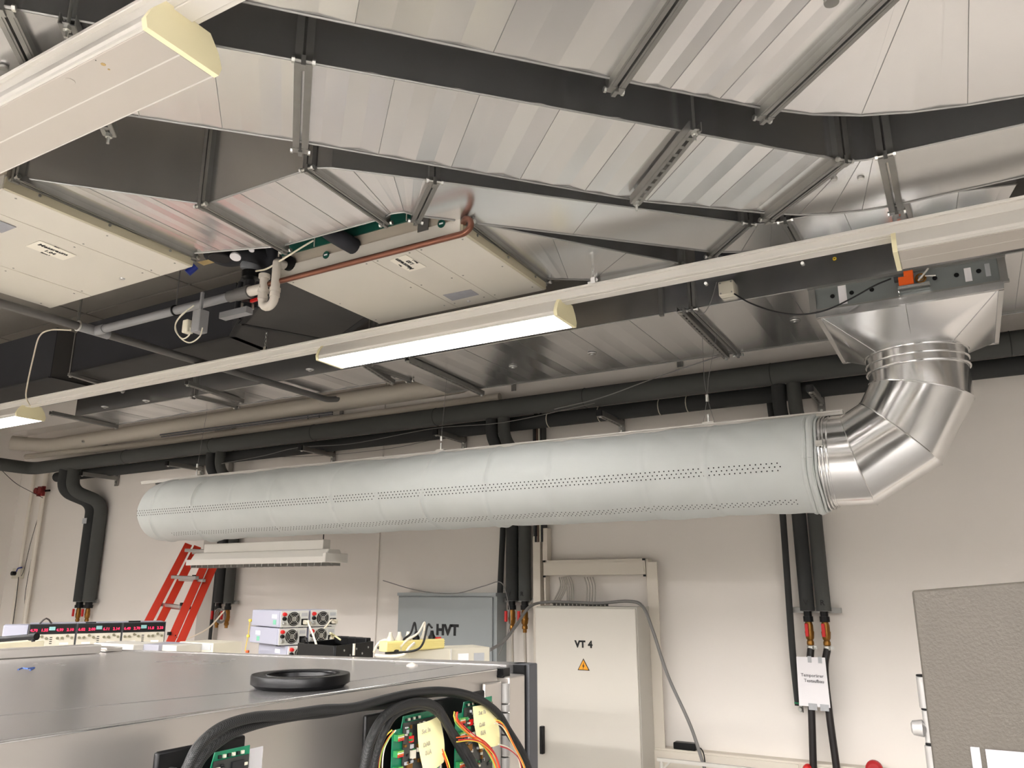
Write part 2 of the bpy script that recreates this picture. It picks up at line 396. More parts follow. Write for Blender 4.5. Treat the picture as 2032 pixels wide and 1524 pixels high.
nrm = V((dA.y, -dA.x, 0))
for c in (fa[1], pA2): flange(A, c+nrm*1.25, c, zA, zA+hA)
part('test_port', B().lathe(P(1650, 2, Z=zA-.004), (0, 0, -1), [(.018, 0), (.017, .006), (.008, .007)], 16), GALVD, A)
# ---- duct B
zB, hB = 3.045, .42
Bd = thing('ventilation_duct', 'galvanised duct second from the top, with a slotted strut hanging under its middle', 'air duct', (-.6, 1.8, zB))
def pz(x, y): return P(x, y, Z=zB)
n0 = pz(13, 14); n1 = pz(603, 122); f1 = pz(597, 281); w1 = f1-n1
f0_ = n0+w1; ext = (n0-n1).normalized()
duct_section(Bd, [n0+ext*1.6, n0], [f0_+ext*1.6, f0_], zB, zB+hB, 8)
duct_section(Bd, [n0, n1], [f0_, f1], zB, zB+hB, 6, fold=.002)
n3 = pz(1665, 316); f3 = pz(1528, 423)
duct_section(Bd, [n1, pz(1375, 263), n3], [f1, pz(1265, 398), f3], zB, zB+hB, 14, fold=.005)
n4 = pz(1757, 306); f4 = pz(1777, 407)
duct_section(Bd, [n3, pz(1690, 319), pz(1722, 316), n4], [f3, pz(1590, 426), pz(1655, 424), pz(1715, 417), f4], zB, zB+hB, 8, fold=0)
n5 = pz(2032, 245); f5 = pz(2032, 350)
duct_section(Bd, [n4, n5, n5+(n5-n4).normalized()*1.3], [f4, f5, f5+(f5-f4).normalized()*1.3], zB, zB+hB, 6, fold=.002)
for a, b in ((n0, f0_), (n1, f1), (n3, f3), (n4, f4)): flange(Bd, a, b, zB, zB+hB)
s = (pz(1375, 263)-pz(1265, 398)).normalized()
strut(Bd, P(1265, 400, Z=zB-.035)-s*.02, P(1378, 262, Z=zB-.035)+s*.01, rods=ZC-.02)
s0 = P(132, 48, Z=zB-.035); strut(Bd, s0, s0+(f1-n1).normalized()*.5, rods=ZC-.02)
for x, y in ((1708, 352), (1655, 354), (8, 133)):
    part('test_port', B().lathe(P(x, y, Z=zB-.001), (0, 0, -1), [(.012, 0), (.010, .006)], 14), ZINC, Bd)
# ---- duct C (from the left unit, turning twice)
zCd, hC = 3.10, .40
Cd = thing('ventilation_duct', 'galvanised duct third from the top, starting at the left cream unit and bending twice', 'air duct', (-1.6, 2.1, zCd))
def pc(x, y): return P(x, y, Z=zCd)
c0 = (pc(42, 352), pc(378, 503)); c1 = (pc(408, 405), pc(560, 488)); c2 = (pc(618, 333), pc(760, 433)); c3 = (pc(860, 358), pc(827, 428))
c4 = (pc(1480, 442), pc(1415, 500)); c5 = (pc(1560, 436), pc(1584, 480)); c6 = (pc(1790, 394), pc(1812, 462)); c7 = (V((.31, 3.09, zCd)), V((.25, 3.40, zCd)))
duct_section(Cd, [c0[0], c1[0]], [c0[1], c1[1]], zCd, zCd+hC, 6, fold=.0015)
duct_section(Cd, [c1[0], c2[0]], [c1[1], c2[1]], zCd, zCd+hC, 6, fold=.0015)
duct_section(Cd, [c2[0], pc(655, 332), pc(760, 345), c3[0]], [c2[1], pc(775, 424), pc(800, 420), c3[1]], zCd, zCd+hC, 6, fold=.001)
duct_section(Cd, [c3[0], c4[0]], [c3[1], c4[1]], zCd, zCd+hC, 4, fold=.0006)
duct_section(Cd, [c4[0], pc(1500, 444), pc(1535, 442), c5[0]], [c4[1], pc(1470, 500), pc(1530, 494), c5[1]], zCd, zCd+hC, 6, fold=0)
duct_section(Cd, [c5[0], c6[0]], [c5[1], c6[1]], zCd, zCd+hC, 4, fold=.001)
duct_section(Cd, [c6[0], pc(1883, 381), c7[0]], [c6[1], pc(1860, 455), c7[1]], zCd, zCd+hC, 4, fold=.001)
for a, b in (c0, c1, c2, c3, c4, c5, c6): flange(Cd, a, b, zCd, zCd+hC, w=.018, drop=.022)
strut(Cd, P(1783, 402, Z=zCd-.03), P(1784, 450, Z=zCd-.03), n=5)
# ---- duct D (from the right unit to the low duct)
Dd = thing('ventilation_duct', 'short galvanised duct tapering from the right end of the cream unit beside the copper pipe', 'air duct', (-1.2, 2.9, zCd))
d0 = (pc(935, 440), pc(1079, 553)); d1n = pc(1380, 528); d1 = (d1n, pc(1225, 557)); dv = (d1n-d0[0]).normalized()
duct_section(Dd, [d0[0], d1[0]], [d0[1], d1[1]], zCd, zCd+.36, 6, fold=.001)
cn = [V((d1[0].x-.01, d1[0].y, zCd+.09)), V((d1[0].x+dv.x*.22, 3.555, zCd+.12)), V((-1.12, 3.555, zCd+.12)), V((d1[1].x+.02, d1[1].y, zCd+.09))]
part('darkened_link', B().hexa(cn, [V((p.x, p.y, zCd+.26)) for p in cn]), BLACKF, Dd, 'duct link coloured black to look shaded')  # added link to the low duct, blackened in place of shade and dark reflections
flange(Dd, d0[0], d0[1], zCd, zCd+.36, w=.016, drop=.02)
flange(Dd, d1[0]+V((-.05,-.06,0)), d1[1]+V((-.05,-.06,0)), zCd, zCd+.36, w=.016, drop=.02)
# ---- duct E (low, wide, parallel to the wall)
zE, YE = 3.02, 3.56
E_ = thing('ventilation_duct', 'low flat galvanised duct running along the wall behind the long light rail', 'air duct', (-2, 3.9, zE))
xs = [-6.0, -4.6, -3.02, -1.02, -.46, 2.6]
def ex(x, y=YE): return V((x, y, zE))
duct_section(E_, [ex(xs[0]), ex(xs[1])], [ex(xs[0], 3.92), ex(xs[1], 3.92)], zE, zE+.36, 6)
duct_section(E_, [ex(xs[1]), ex(xs[2])], [ex(xs[1], 3.92), ex(xs[2], 3.94)], zE, zE+.36, 8)
duct_section(E_, [ex(xs[2]), ex(xs[3])], [ex(xs[2], 4.38), ex(xs[3], 4.41)], zE, zE+.36, 12)
duct_section(E_, [ex(xs[3]), ex(xs[5])], [ex(xs[3], 4.41), ex(xs[5], 4.41)], zE, zE+.36, 16)
for x, y in ((xs[1], 3.92), (xs[2], 3.94), (-1.02, 4.41)): flange(E_, ex(x), ex(x, y), zE, zE+.36, w=.016, drop=.016)
for a, b in (((1349, 618), (1442, 712)), ((808, 716), (957, 784)), ((716, 722), (779, 762)), ((100, 822), (232, 850)), ((370, 763), (480, 800))):
    strut(E_, P(*a, Z=zE-.03), P(*b, Z=zE-.03), w=.032, h=.026)
for x, y in ((1578, 636), (1175, 701), (1018, 727), (615, 733), (208, 807), (290, 795)):
    c = P(x, y, Z=zE-.0005); part('test_port', B().lathe(c, (0, 0, -1), [(.026, 0), (.024, .004), (.010, .005), (.010, .012)], 18), ALU, E_, 'pale round test port')
part('marker_ring', B().ring(P(1656, 513, Y=YE-.003), (0, 1, 0), .006, .0025, 12), mat('yellow_mark', (220, 190, 40), .5), E_)
for x, y in ((1592, 522), (1400, 562)): part('screw', B().cyl(P(x, y, Y=YE-.012), P(x, y, Y=YE), .008, 6), ZINC, E_)
part('side_flange', B().bar(P(1313, 627, Y=YE-.01), V((P(1313, 627, Y=YE-.01).x, YE-.01, zE+.36)), .02, .02, up=V((1, 0, 0))), GALVD, E_)

# ================================================================== damper, hood, elbow
CX, CY = -.105, 3.94
D = thing('fire_damper', 'flat damper box with a row of holes and an orange actuator, under the low duct', 'damper', (CX, CY, 2.9))
xa, xb, ya, yb = -.47, .255, 3.55, 4.34
part('casing', B().box((xa, ya, 2.895), (xb, yb, 3.008)), mat('galvanised_dark', (140, 145, 144), .4, .85, var=.08, scale=6), D)
for z in (2.899, 3.007): part('frame_rail', B().box((xa-.018, ya-.018, z-.005), (xb+.018, ya+.004, z+.005)), GALVD, D)
part('end_strap', B().box((xa-.016, ya-.010, 2.895), (xa+.012, ya, 3.01)), GALVD, D); part('end_strap', B().box((xb-.012, ya-.010, 2.895), (xb+.016, ya, 3.01)), GALVD, D)
for px_, py_ in ((1652, 588), (1690, 581), (1730, 575), (1855, 552), (1898, 546), (1942, 538)):
    c = P(px_, py_, Y=ya-.001); part('hole', B().cyl(c, c+V((0, -.002, 0)), .0095, 16), BLACK, D, 'dark round hole')
for k, (a, b, m) in enumerate((((1662, 568), (1682, 602), PAPER), ((1912, 533), (1930, 557), PAPER), ((1953, 524), (1967, 547), SILLAB))):
    p = P(*a, Y=ya-.003); q = P(*b, Y=ya-.003); part('sticker', B().box((p.x, ya-.004, q.z), (q.x, ya-.002, p.z)), m, D)
for a, c in ((1652, 592), (1960, 540)): pass
ac = P(1798, 557, Y=ya-.05)
act = part('actuator', B().box((ac.x-.028, ya-.075, ac.z-.026), (ac.x+.028, ya-.02, ac.z+.012)).box((ac.x-.006, ya-.072, ac.z+.012), (ac.x+.03, ya-.022, ac.z+.036)), ORANGE, D, 'orange actuator housing', bev=.002)
part('bracket', B().box((ac.x-.035, ya-.08, ac.z-.036), (ac.x+.085, ya-.004, ac.z-.030)).box((ac.x-.035, ya-.08, ac.z-.05), (ac.x-.031, ya-.004, ac.z-.03)), GALVB, D)
part('spring_coil', B().ring((ac.x+.055, ya-.04, ac.z+.004), (0, 1, 0), .018, .004, 20).ring((ac.x+.055, ya-.055, ac.z+.004), (0, 1, 0), .013, .003, 20), BRASS, D)
part('lever', B().bar((ac.x+.045, ya-.075, ac.z-.018), (ac.x+.088, ya-.075, ac.z+.028), .006, .006, up=V((0, 1, 0))).bar((ac.x+.072, ya-.08, ac.z-.004), (ac.x+.11, ya-.08, ac.z-.01), .004, .004, up=V((0, 1, 0))), LACQ, D, 'white plastic lever')
part('cable_gland', B().box((ac.x-.045, ya-.06, ac.z+.005), (ac.x-.028, ya-.03, ac.z+.022)), DARKG, D)
# hood, collar and mitred elbow
H = thing('duct_elbow', 'shiny sheet metal hood and mitred elbow joining the white textile duct at the right', 'duct elbow', (CX, CY, 2.1))
hx0, hx1, hy0, hy1, hz = -.445, .232, 3.535, 4.355, 2.868
part('hood_frame', B().box((hx0-.015, hy0-.012, 2.862), (hx1+.018, hy0+.008, 2.893)).box((hx0-.015, hy1-.008, 2.862), (hx1+.018, hy1+.012, 2.893)).box((hx0-.018, hy0, 2.862), (hx0, hy1, 2.893)).box((hx1, hy0, 2.862), (hx1+.018, hy1, 2.893)), GALVB, H)
N = 48; R = .213; hb = B(); rect = []; circ = []
for k in range(N):
    a = 2*math.pi*k/N; circ.append(V((CX+R*math.cos(a), CY+R*math.sin(a), 2.742)))
cor = [V((hx1, hy1, hz)), V((hx0, hy1, hz)), V((hx0, hy0, hz)), V((hx1, hy0, hz))]
q = N//4; vs = circ+cor; fs = []
for i in range(4):
    for k in range(q): fs.append((N+i, (i*q+k+1) % N, (i*q+k) % N))
    fs.append((N+i, N+(i+1) % 4, ((i+1)*q) % N))
hb.add(vs, fs); hood = part('hood', hb, GALV, H)
part('hood_seam', B().tube([(CX, hy0-.001, hz), (CX, CY-R-.001, 2.745)], .0015, 5), GALVD, hood)
for c, e in ((cor[3], circ[42]), (cor[2], circ[30])): part('crease', B().tube([c, e], .002, 5), GALVB, hood)
part('sticker', B().add([P(1672, 676, Z=2.80), P(1690, 690, Z=2.80), P(1700, 702, Z=2.79), P(1680, 684, Z=2.79)], [(0, 1, 2, 3)]), PAPER, hood)
part('collar', B().lathe((CX, CY, 2.67), (0, 0, 1), [(R-.002, 0), (R-.002, .075)], 48), GALVB, H)
for z, r_ in ((2.744, .005), (2.705, .004), (2.668, .005)): part('bead', B().ring((CX, CY, z), (0, 0, 1), R, r_, 48, tube=8), GALVB, H)
Xc, Zc, Rb, r0 = -.503, 2.68, .398, .208
def mitre_ring(a, r):                                        # section of the elbow by the plane at angle a from straight down
    out = []; n_ = V((math.sin(a), 0, -math.cos(a)))
    for k in range(48):
        t = 2*math.pi*k/48; out.append(V((Xc, CY, Zc))+n_*((Rb+r*math.cos(t))*1)+V((0, r*math.sin(t), 0)))
    return out
angs = [math.radians(v) for v in (0, 15, 45, 75, 90)]
def el_ring(i, r):
    a = angs[i]; c = 1/math.cos(math.radians(15)) if 0 < i < 4 else 1; n_ = V((math.sin(a), 0, -math.cos(a)))
    return [V((Xc, CY, Zc))+n_*((Rb+r*math.cos(2*math.pi*k/48))*c)+V((0, r*math.sin(2*math.pi*k/48), 0)) for k in range(48)]
for i in range(4):
    a, b_ = el_ring(i, r0), el_ring(i+1, r0)
    part('elbow_segment', B().add(a+b_, [(k, (k+1) % 48, 48+(k+1) % 48, 48+k) for k in range(48)]), GALVB, H)
for i in (1, 2, 3):
    rr = el_ring(i, r0+.001); part('mitre_seam', B().tube(rr+[rr[0]], .0035, 6, caps=False), GALVB, H)
part('spigot', B().lathe((Xc-.075, CY, 2.282), (1, 0, 0), [(r0+.002, 0), (r0+.002, .08)], 48), GALVB, H)
for x in (Xc-.055, Xc-.035, Xc-.0): part('bead', B().ring((x, CY, 2.282), (1, 0, 0), r0+.003, .004, 48), GALVB, H)
jb = P(1443, 574, Y=YE-.02)
J = thing('junction_box', 'white square junction box on the side of the low duct', 'junction box', jb)
part('box_body', B().box((jb.x-.036, YE-.045, jb.z-.036), (jb.x+.036, YE, jb.z+.036)), IVORY, J, bev=.006)
for sx, sz in ((-1, 1), (1, 1), (-1, -1), (1, -1)): part('screw', B().cyl((jb.x+sx*.026, YE-.047, jb.z+sz*.026), (jb.x+sx*.026, YE-.044, jb.z+sz*.026), .004, 8), GALVD, J)
ctube('control_cable', [P(1457, 583, Y=3.5), P(1490, 602, Y=3.48), P(1540, 619, Y=3.45), P(1590, 624, Y=3.44), P(1640, 615, Y=3.45), P(1690, 592, Y=3.46), P(1735, 567, Y=3.47), P(1768, 553, Y=3.48)], .0035, BLKW, 'black cable sagging from the junction box to the orange actuator', 'cable')
ctube('thin_cable', [P(1422, 560, Y=3.5), P(1410, 600, Y=3.5), P(1395, 622, Y=3.5), P(1375, 618, Y=3.5), P(1352, 612, Y=3.52)], .002, GRW2, 'thin grey cable looping left of the junction box', 'cable')

# ================================================================== textile duct
T = thing('textile_duct', 'long white textile air duct with rows of small holes, hanging across the middle', 'textile duct', (-3, CY, 2.05))
fx0, fx1, fz, fr = -5.44, -.56, 2.275, .226
creases = [-5.16, -4.72, -4.35, -3.96, -3.42, -3.05, -2.72, -2.30, -1.92, -1.38, -1.05]
def fab_r(X_, a, R_):
    r_ = R_; k_ = R_/fr
    for ci, c in enumerate(creases):
        g = math.exp(-((X_-c-.012*math.sin(2*a+ci))/.010)**2); amp = .009+.005*math.sin(ci*2.1)
        r_ += k_*(g*amp*(.35+max(0, math.sin(a*1.5+ci)))-.004*math.exp(-((X_-c)/.05)**2))
    return r_+k_*(.0025*math.sin(X_*9+2*math.sin(a*2))+.002*math.sin(a*3+X_*4)+.0016*math.sin(X_*31+3*math.sin(a*3+X_*2)))
nx, na = 420, 96; fb = B(); vs = []; fs = []
for i in range(nx+1):
    u = i/nx; X_ = fx0+(fx1-fx0)*u
    if X_ < fx0+.25: s = (fx0+.25-X_)/.25; R_ = fr*max(.70*1e-3, (1-s**2.6))**.42 if s < 1 else .02
    else: R_ = fr
    for k in range(na):
        a = 2*math.pi*k/na; r_ = fab_r(X_, a, R_)
        y_ = CY-math.cos(a)*r_; z_ = fz+math.sin(a)*r_
        if math.sin(a) > .9: z_ += (math.sin(a)-.9)*.09*R_/fr
        vs.append(V((X_, y_, z_)))
for i in range(nx):
    for k in range(na):
        a = i*na+k; b_ = i*na+(k+1) % na; fs.append((a, b_, b_+na, a+na))
fs += [tuple(range(na)), tuple(nx*na+k for k in range(na))[::-1]]
fo = part('fabric_tube', B().add(vs, fs), FABRIC, T); fo.data.shade_smooth()
hol = B()
def holes(x0, x1, phis, r, step=.0245):
    for j, ph in enumerate(phis):
        X_ = x0+(step/2 if j % 2 else 0)
        while X_ < x1:
            k = V((0, -math.cos(ph), math.sin(ph))); c = V((X_, CY, fz))+k*(fab_r(X_, ph, fr)+.0006); hol.lathe(c, k, [(r, 0), (r*.9, .0012)], 6); X_ += step
pc_ = P(1450, 933, Y=CY-fr); ph0 = math.asin(max(-.9, min(.9, (pc_.z-fz)/fr)))
holes(-5.30, -.70, [ph0-.075, ph0, ph0+.075], .0037)
holes(-5.0, -.66, [-1.02, -.96, -.90], .0028)
part('perforation', hol, BLACK, T, 'dark perforation holes in three rows', kind='stuff')
cf = B()
for X_, dr in ((-.60, .012), (-.575, .016), (-.55, .006)):
    cf.tube([V((X_+.003*math.sin(5*a), CY-math.cos(a)*(fr-.004), fz+math.sin(a)*(fr-.004))) for a in [2*math.pi*k/60 for k in range(61)]], dr, 8)
part('gathered_cuff', cf, FABRIC, T)
part('clamp_band', B().ring((-.535, CY, fz+.004), (1, 0, 0), r0+.010, .006, 48).ring((-.52, CY, fz+.004), (1, 0, 0), r0+.010, .004, 48), GALVB, T)
part('band_lock', B().box((-.545, CY-r0-.024, fz+.05), (-.515, CY-r0-.008, fz+.075)), ZINC, T)
rl = thing('suspension_rail', 'thin white rail along the top of the textile duct', 'rail', (-3, CY, 2.5))
part('rail_profile', B().box((-5.60, CY-.014, 2.502), (-.44, CY+.014, 2.516)).box((-5.60, CY-.020, 2.516), (-.44, CY+.020, 2.524)), LACQ, rl)
part('keder_strip', B().box((-5.44, CY-.004, 2.490), (-.5, CY+.004, 2.503)), GREYF, rl)
for i, (px_, side) in enumerate(((395, 'left'), (875, 'middle'), (1410, 'right'))):
    c = P(px_, 893, Y=CY); c.z = 2.524
    hg = thing('cable_hanger', ('leftmost', 'middle', 'rightmost')[i]+' steel wire hanger holding the textile duct rail', 'hanger', c)
    part('clamp', B().box((c.x-.03, CY-.018, 2.524), (c.x+.03, CY+.018, 2.534)), LACQ, hg, bev=.002)
    part('stud', B().cyl((c.x, CY, 2.534), (c.x, CY, 2.575), .006, 8), ZINC, hg)
    top = V((c.x+.02, CY+.02, zE))
    if i == 2:
        k = V((c.x, CY, 2.66)); part('cable_gripper', B().cyl(k-V((0, 0, .018)), k+V((0, 0, .018)), .009, 10), ZINC, hg)
        part('wire', B().tube([c+V((-.028, 0, .012)), k, k+V((-.01, 0, .10)), top+V((-.03, 0, 0))], .0013, 5).tube([c+V((.028, 0, .012)), k, k+V((.012, 0, .1)), top+V((.05, 0, 0))], .0013, 5), GRW2, hg)
    else:
        k = V((c.x, CY, 2.60)); part('cable_gripper', B().cyl(k-V((0, 0, .012)), k+V((0, 0, .016)), .008, 10), ZINC, hg)
        part('wire', B().tube([k, top], .0013, 5), GRW2, hg)

# ================================================================== ceiling units
def unit(name_label, x0, x1, y0, y1, z0, h, seams, txt, flip, lab_c, plate, badge_side):
    u = thing('ceiling_unit', name_label, 'air unit', ((x0+x1)/2, (y0+y1)/2, z0))
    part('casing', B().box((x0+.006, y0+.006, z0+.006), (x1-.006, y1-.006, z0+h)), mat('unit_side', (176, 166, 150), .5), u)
    xs_ = [x0]+seams+[x1]
    for a, b in zip(xs_, xs_[1:]):
        p_ = part('cover_panel', B().box((a+.003, y0+.004, z0-.004), (b-.003, y1-.004, z0+.012)), LACQ2, u, bev=.003)
        for yy in (y0+.06, (y0+y1)/2+.02, y1-.06):
            for xx in (a+.03, b-.03): part('screw', B().cyl((xx, yy, z0-.0055), (xx, yy, z0-.003), .004, 8), GALVD, p_)
    for s_ in seams: part('joint_strip', B().box((s_-.012, y0+.004, z0-.006), (s_+.012, y1-.004, z0-.003)), LACQ2, u)
    part('side_frame', B().box((x0, y0-.004, z0-.003), (x1, y0+.008, z0+.05)), LACQ2, u); part('side_frame', B().box((x0, y1-.008, z0-.003), (x1, y1+.004, z0+.05)), LACQ2, u)
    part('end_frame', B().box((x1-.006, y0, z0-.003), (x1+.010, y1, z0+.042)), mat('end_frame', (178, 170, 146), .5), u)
    for yy in (.15, .5, .85): part('frame_bolt', B().cyl((x1+.006, y0+(y1-y0)*yy, z0+.022), (x1+.014, y0+(y1-y0)*yy, z0+.022), .006, 8), GALVD, u)
    lq = [P(px_, py_, Z=z0-.0055) for px_, py_ in lab_c]; lb = part('room_label', B().hexa([v_-V((0, 0, .0015)) for v_ in lq], lq), mat('label_white', (226, 221, 208), .7), u, 'white room number label')
    return u, lb, 0, 0, z0-.0078
UZ = 3.05
u4 = unit('cream ceiling air unit at the far left, cut by the frame edge', -3.80, -2.76, 1.27, 2.05, UZ, .40, [P(115, 565, Z=UZ).x, P(190, 498, Z=UZ).x], '1.04', False, ((79, 477), (152, 507), (125, 516), (51, 488)), None, None)
# lettering runs along the label, read from below
ub, lb, lx, ly, lz = u4
dr = (P(140, 508, Z=lz)-P(72, 482, Z=lz)); dr.z = 0; dr.normalize(); up_ = V((0, 0, -1)).cross(dr)
def ltr(s, size, px_, py_, dr, m=INK, bold=.0, par=None):
    up_ = V((0, 0, -1)).cross(dr)
    return text(s, size, P(px_, py_, Z=lz), dr, up_, m, par, bold=bold)
ltr('Messraum', .030, 106, 496, dr, par=lb, bold=.0007); ltr('1.04', .026, 99, 501, dr, par=lb, bold=.0007); ltr('Ebene 1', .012, 90, 504, dr, par=lb, bold=.0004); ltr('Zone', .010, 113, 491, dr, par=lb, bold=.0002)
p = P(2, 448, Z=UZ-.006); part('rating_plate', B().box((p.x-.06, p.y-.06, UZ-.008), (p.x+.04, p.y+.035, UZ-.0055)), STICK, ub, 'grey rating plate')
p = P(243, 551, Z=UZ); part('round_lock', B().lathe((p.x, p.y, UZ-.004), (0, 0, -1), [(.012, 0), (.010, .004)], 16), ALU, ub)
u3 = unit('cream ceiling air unit in the middle with a copper pipe along its near edge', -2.54, -1.565, 2.34, 3.045, UZ, .28, [P(906, 610, Z=UZ).x, P(983, 593, Z=UZ).x], '1.03', True, ((805, 505), (846, 529), (813, 539), (773, 516.5)), None, None)
ub, lb, lx, ly, lz = u3
dr = (P(784, 511, Z=lz)-P(821, 534, Z=lz)); dr.z = 0; dr.normalize()
ltr('Messraum', .030, 802, 524, dr, par=lb, bold=.0007); ltr('1.03', .026, 814, 521, dr, par=lb, bold=.0007); ltr('Ebene 1', .012, 824, 519, dr, par=lb, bold=.0004); ltr('Zone', .010, 794, 527, dr, par=lb, bold=.0002)
q4 = [P(x, y, Z=UZ-.0065) for x, y in ((879, 586), (934, 575), (950, 585), (898, 597))]
part('rating_plate', B().hexa(q4, [p+V((0, 0, .002)) for p in q4]), STICK, ub, 'grey rating plate')
p = P(930, 596, Z=UZ); part('round_lock', B().lathe((p.x, p.y, UZ-.004), (0, 0, -1), [(.010, 0), (.008, .004)], 16), ALU, ub)
# green band, badges and grey plate on the side that faces the camera
ys = 2.338
part('green_band', B().box((-2.53, ys-.002, 3.155), (-1.66, ys+.006, 3.235)), GREEN, ub, 'dark green band along the near side')
for px_, wd in ((556, .002), (625, .002), (806, .002), (824, .002)):
    p = P(px_, 480, Y=ys); part('band_divider', B().box((p.x-wd, ys-.005, 3.155), (p.x+wd, ys, 3.235)), LACQ2, ub)
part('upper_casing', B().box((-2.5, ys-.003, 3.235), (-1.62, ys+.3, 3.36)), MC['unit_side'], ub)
for px_, py_ in ((647, 506), (876, 444)):
    p = P(px_, py_, Y=ys-.004)
    bg = part('round_badge', B().cyl((p.x, ys-.006, p.z), (p.x, ys-.001, p.z), .017, 24), GREEN, ub, 'round green badge with a pale bar')
    part('badge_bar', B().box((p.x-.009, ys-.0075, p.z-.003), (p.x+.009, ys-.005, p.z+.003)), PAPER, bg)
p = P(840, 443, Y=ys-.003); part('cover_plate', B().box((p.x-.026, ys-.006, p.z-.035), (p.x+.026, ys-.001, p.z+.03)), mat('plate_grey', (92, 90, 86), .5), ub)
for px_, py_ in ((708, 445), (722, 441)):
    p = P(px_, py_, Y=ys-.006); part('cable_gland', B().cyl((p.x, ys-.03, p.z), (p.x, ys, p.z), .013, 12), mat('gland_green', (10, 40, 36), .4), ub)
# insulated stub on the unit
s0 = P(690, 482, Y=2.30); single('insulated_pipe', B().tube(fillet([s0+V((0, .04, 0)), s0+V((0, -.015, 0)), s0+V((-.13, -.015, .09)), s0+V((-.13, -.015, .22))], .08), .036, 16), BLACKF, 'thick black insulated pipe leaving the near side of the middle cream unit', 'pipe')
# copper pipe
cy_, cz = 2.30, 3.012
cp = [V((-2.66, cy_, cz)), V((-1.52, cy_, cz)), V((-1.49, cy_, cz+.02)), V((-1.50, cy_+.01, cz+.055)), V((-1.53, cy_+.02, cz+.075)), V((-1.56, cy_+.05, cz+.075))]
single('copper_pipe', B().tube(fillet(cp, .03), .0125, 12), COPPER, 'brown copper pipe running under the near edge of the middle unit', 'pipe')

# ================================================================== drain pipes and valves
pz_ = 2.992
DP = thing('drain_pipe', 'grey plastic drain pipe with tee, running from the left edge towards the wall', 'pipe', P(190, 657, Z=pz_))
xd = P(190, 657, Z=pz_).x; yd = P(190, 657, Z=pz_).y
part('long_run', B().tube(fillet([(xd, 1.2, pz_), (xd, P(645, 793, Z=pz_-.0).y, pz_-.002), (xd+.03, P(645, 793, Z=pz_).y+.06, pz_+.01), (xd+.03, P(645, 793, Z=pz_).y+.06, pz_+.02)], .03), .021, 14), PVCD, DP)
part('tee', B().cyl((xd, yd-.09, pz_), (xd, yd+.07, pz_), .025, 14).cyl((xd, yd, pz_), (xd+.08, yd, pz_), .025, 14), PVCG, DP)
part('branch', B().cyl((xd, yd, pz_), (P(500, 589, Z=pz_).x, yd, pz_), .021, 14), PVCG, DP)
cpx = P(480, 595, Z=pz_).x
part('coupling', B().cyl((cpx-.02, yd, pz_), (cpx+.03, yd, pz_), .026, 16).cyl((cpx+.03, yd, pz_), (cpx+.11, yd, pz_), .029, 16).cyl((cpx+.10, yd, pz_), (cpx+.115, yd, pz_), .031, 16), PVCD, DP)
for px_, py_, Y_ in ((150, 648, None), (350, 617, None)):
    p = P(px_, py_, Z=pz_); c = V((xd, p.y, pz_)) if px_ == 150 else V((p.x, yd, pz_)); ax = (0, 1, 0) if px_ == 150 else (1, 0, 0)
    cl = part('pipe_clamp', B().ring(c, ax, .024, .005, 20, tube=6), BLACK if px_ == 350 else ZINC, DP); part('hanger_rod', B().cyl(c+V((0, 0, .026)), V((c.x, c.y, ZC-.02)), .003, 6), GALVD, cl)
TR = thing('siphon_trap', 'white plastic siphon trap hanging at the left end of the copper pipe', 'trap', P(540, 600, Y=2.2))
tx = P(538, 560, Y=yd).x; ty = yd
a0 = P(524, 560, Y=ty); a1 = P(547, 560, Y=ty); zb = P(538, 600, Y=ty).z; zt = P(545, 522, Y=ty).z
part('inlet', B().cyl((cpx+.10, ty, pz_), (a0.x, ty, pz_), .023, 14), PVCW, TR)
bend = [V((a0.x, ty, P(524, 546, Y=ty).z)), V((a0.x, ty, zb)), ]
nb = 10; rb = (a1.x-a0.x)/2; mid = (a0.x+a1.x)/2
ub_ = [V((a0.x, ty, P(524, 548, Y=ty).z))]+[V((mid-rb*math.cos(math.pi*k/nb), ty, zb+.02-rb*math.sin(math.pi*k/nb))) for k in range(nb+1)]
ub_ += fillet([V((a1.x, ty, zb+.03)), V((a1.x, ty, zt)), V((a1.x, ty+.01, zt)), V((P(570, 522, Y=ty+.05).x, ty+.07, zt))], .02)
part('bend', B().tube(ub_, .0195, 14), PVCW, TR)
for x_, z_, r_ in ((a0.x, P(524, 549, Y=ty).z, .0255), (a0.x, P(524, 577, Y=ty).z, .024), (a1.x, P(547, 575, Y=ty).z, .024), (a1.x, P(547, 585, Y=ty).z, .022), (a0.x, P(524, 590, Y=ty).z, .022)):
    part('collar', B().cyl((x_, ty, z_-.009), (x_, ty, z_+.009), r_, 18), PVCW, TR)
p = P(572, 522, Y=2.325); part('black_gasket', B().lathe((p.x, 2.338, p.z), (0, -1, 0), [(.034, 0), (.034, .012), (.02, .012)], 20), BLACK, TR)
# valve group behind the trap
VG = thing('valve_group', 'dark cluster of valves with grey actuator and red handles left of the siphon trap', 'valves', P(490, 600, Y=2.45))
def q_(x, y, Y=2.42): return P(x, y, Y=Y)
part('actuator_cap', B().lathe(q_(497, 532), V((.3, 0, 1)), [(.02, -.02), (.045, -.012), (.05, .004), (.046, .02), (.03, .028)], 18), mat('actuator_grey', (118, 120, 124), .45), VG, 'grey actuator cap')
part('actuator_body', B().lathe(q_(499, 545), V((0, 0, 1)), [(.02, -.03), (.044, -.02), (.046, .012)], 16), BLACK, VG)
part('pipe', B().cyl(q_(497, 555), q_(487, 625), .022, 12).cyl(q_(478, 560), q_(470, 625), .012, 10).cyl(q_(512, 560), q_(508, 612), .012, 10), BLACKF, VG)
part('flange_body', B().cyl(q_(500, 585), q_(488, 590), .04, 12), mat('valve_brown', (52, 36, 34), .5, .4), VG)
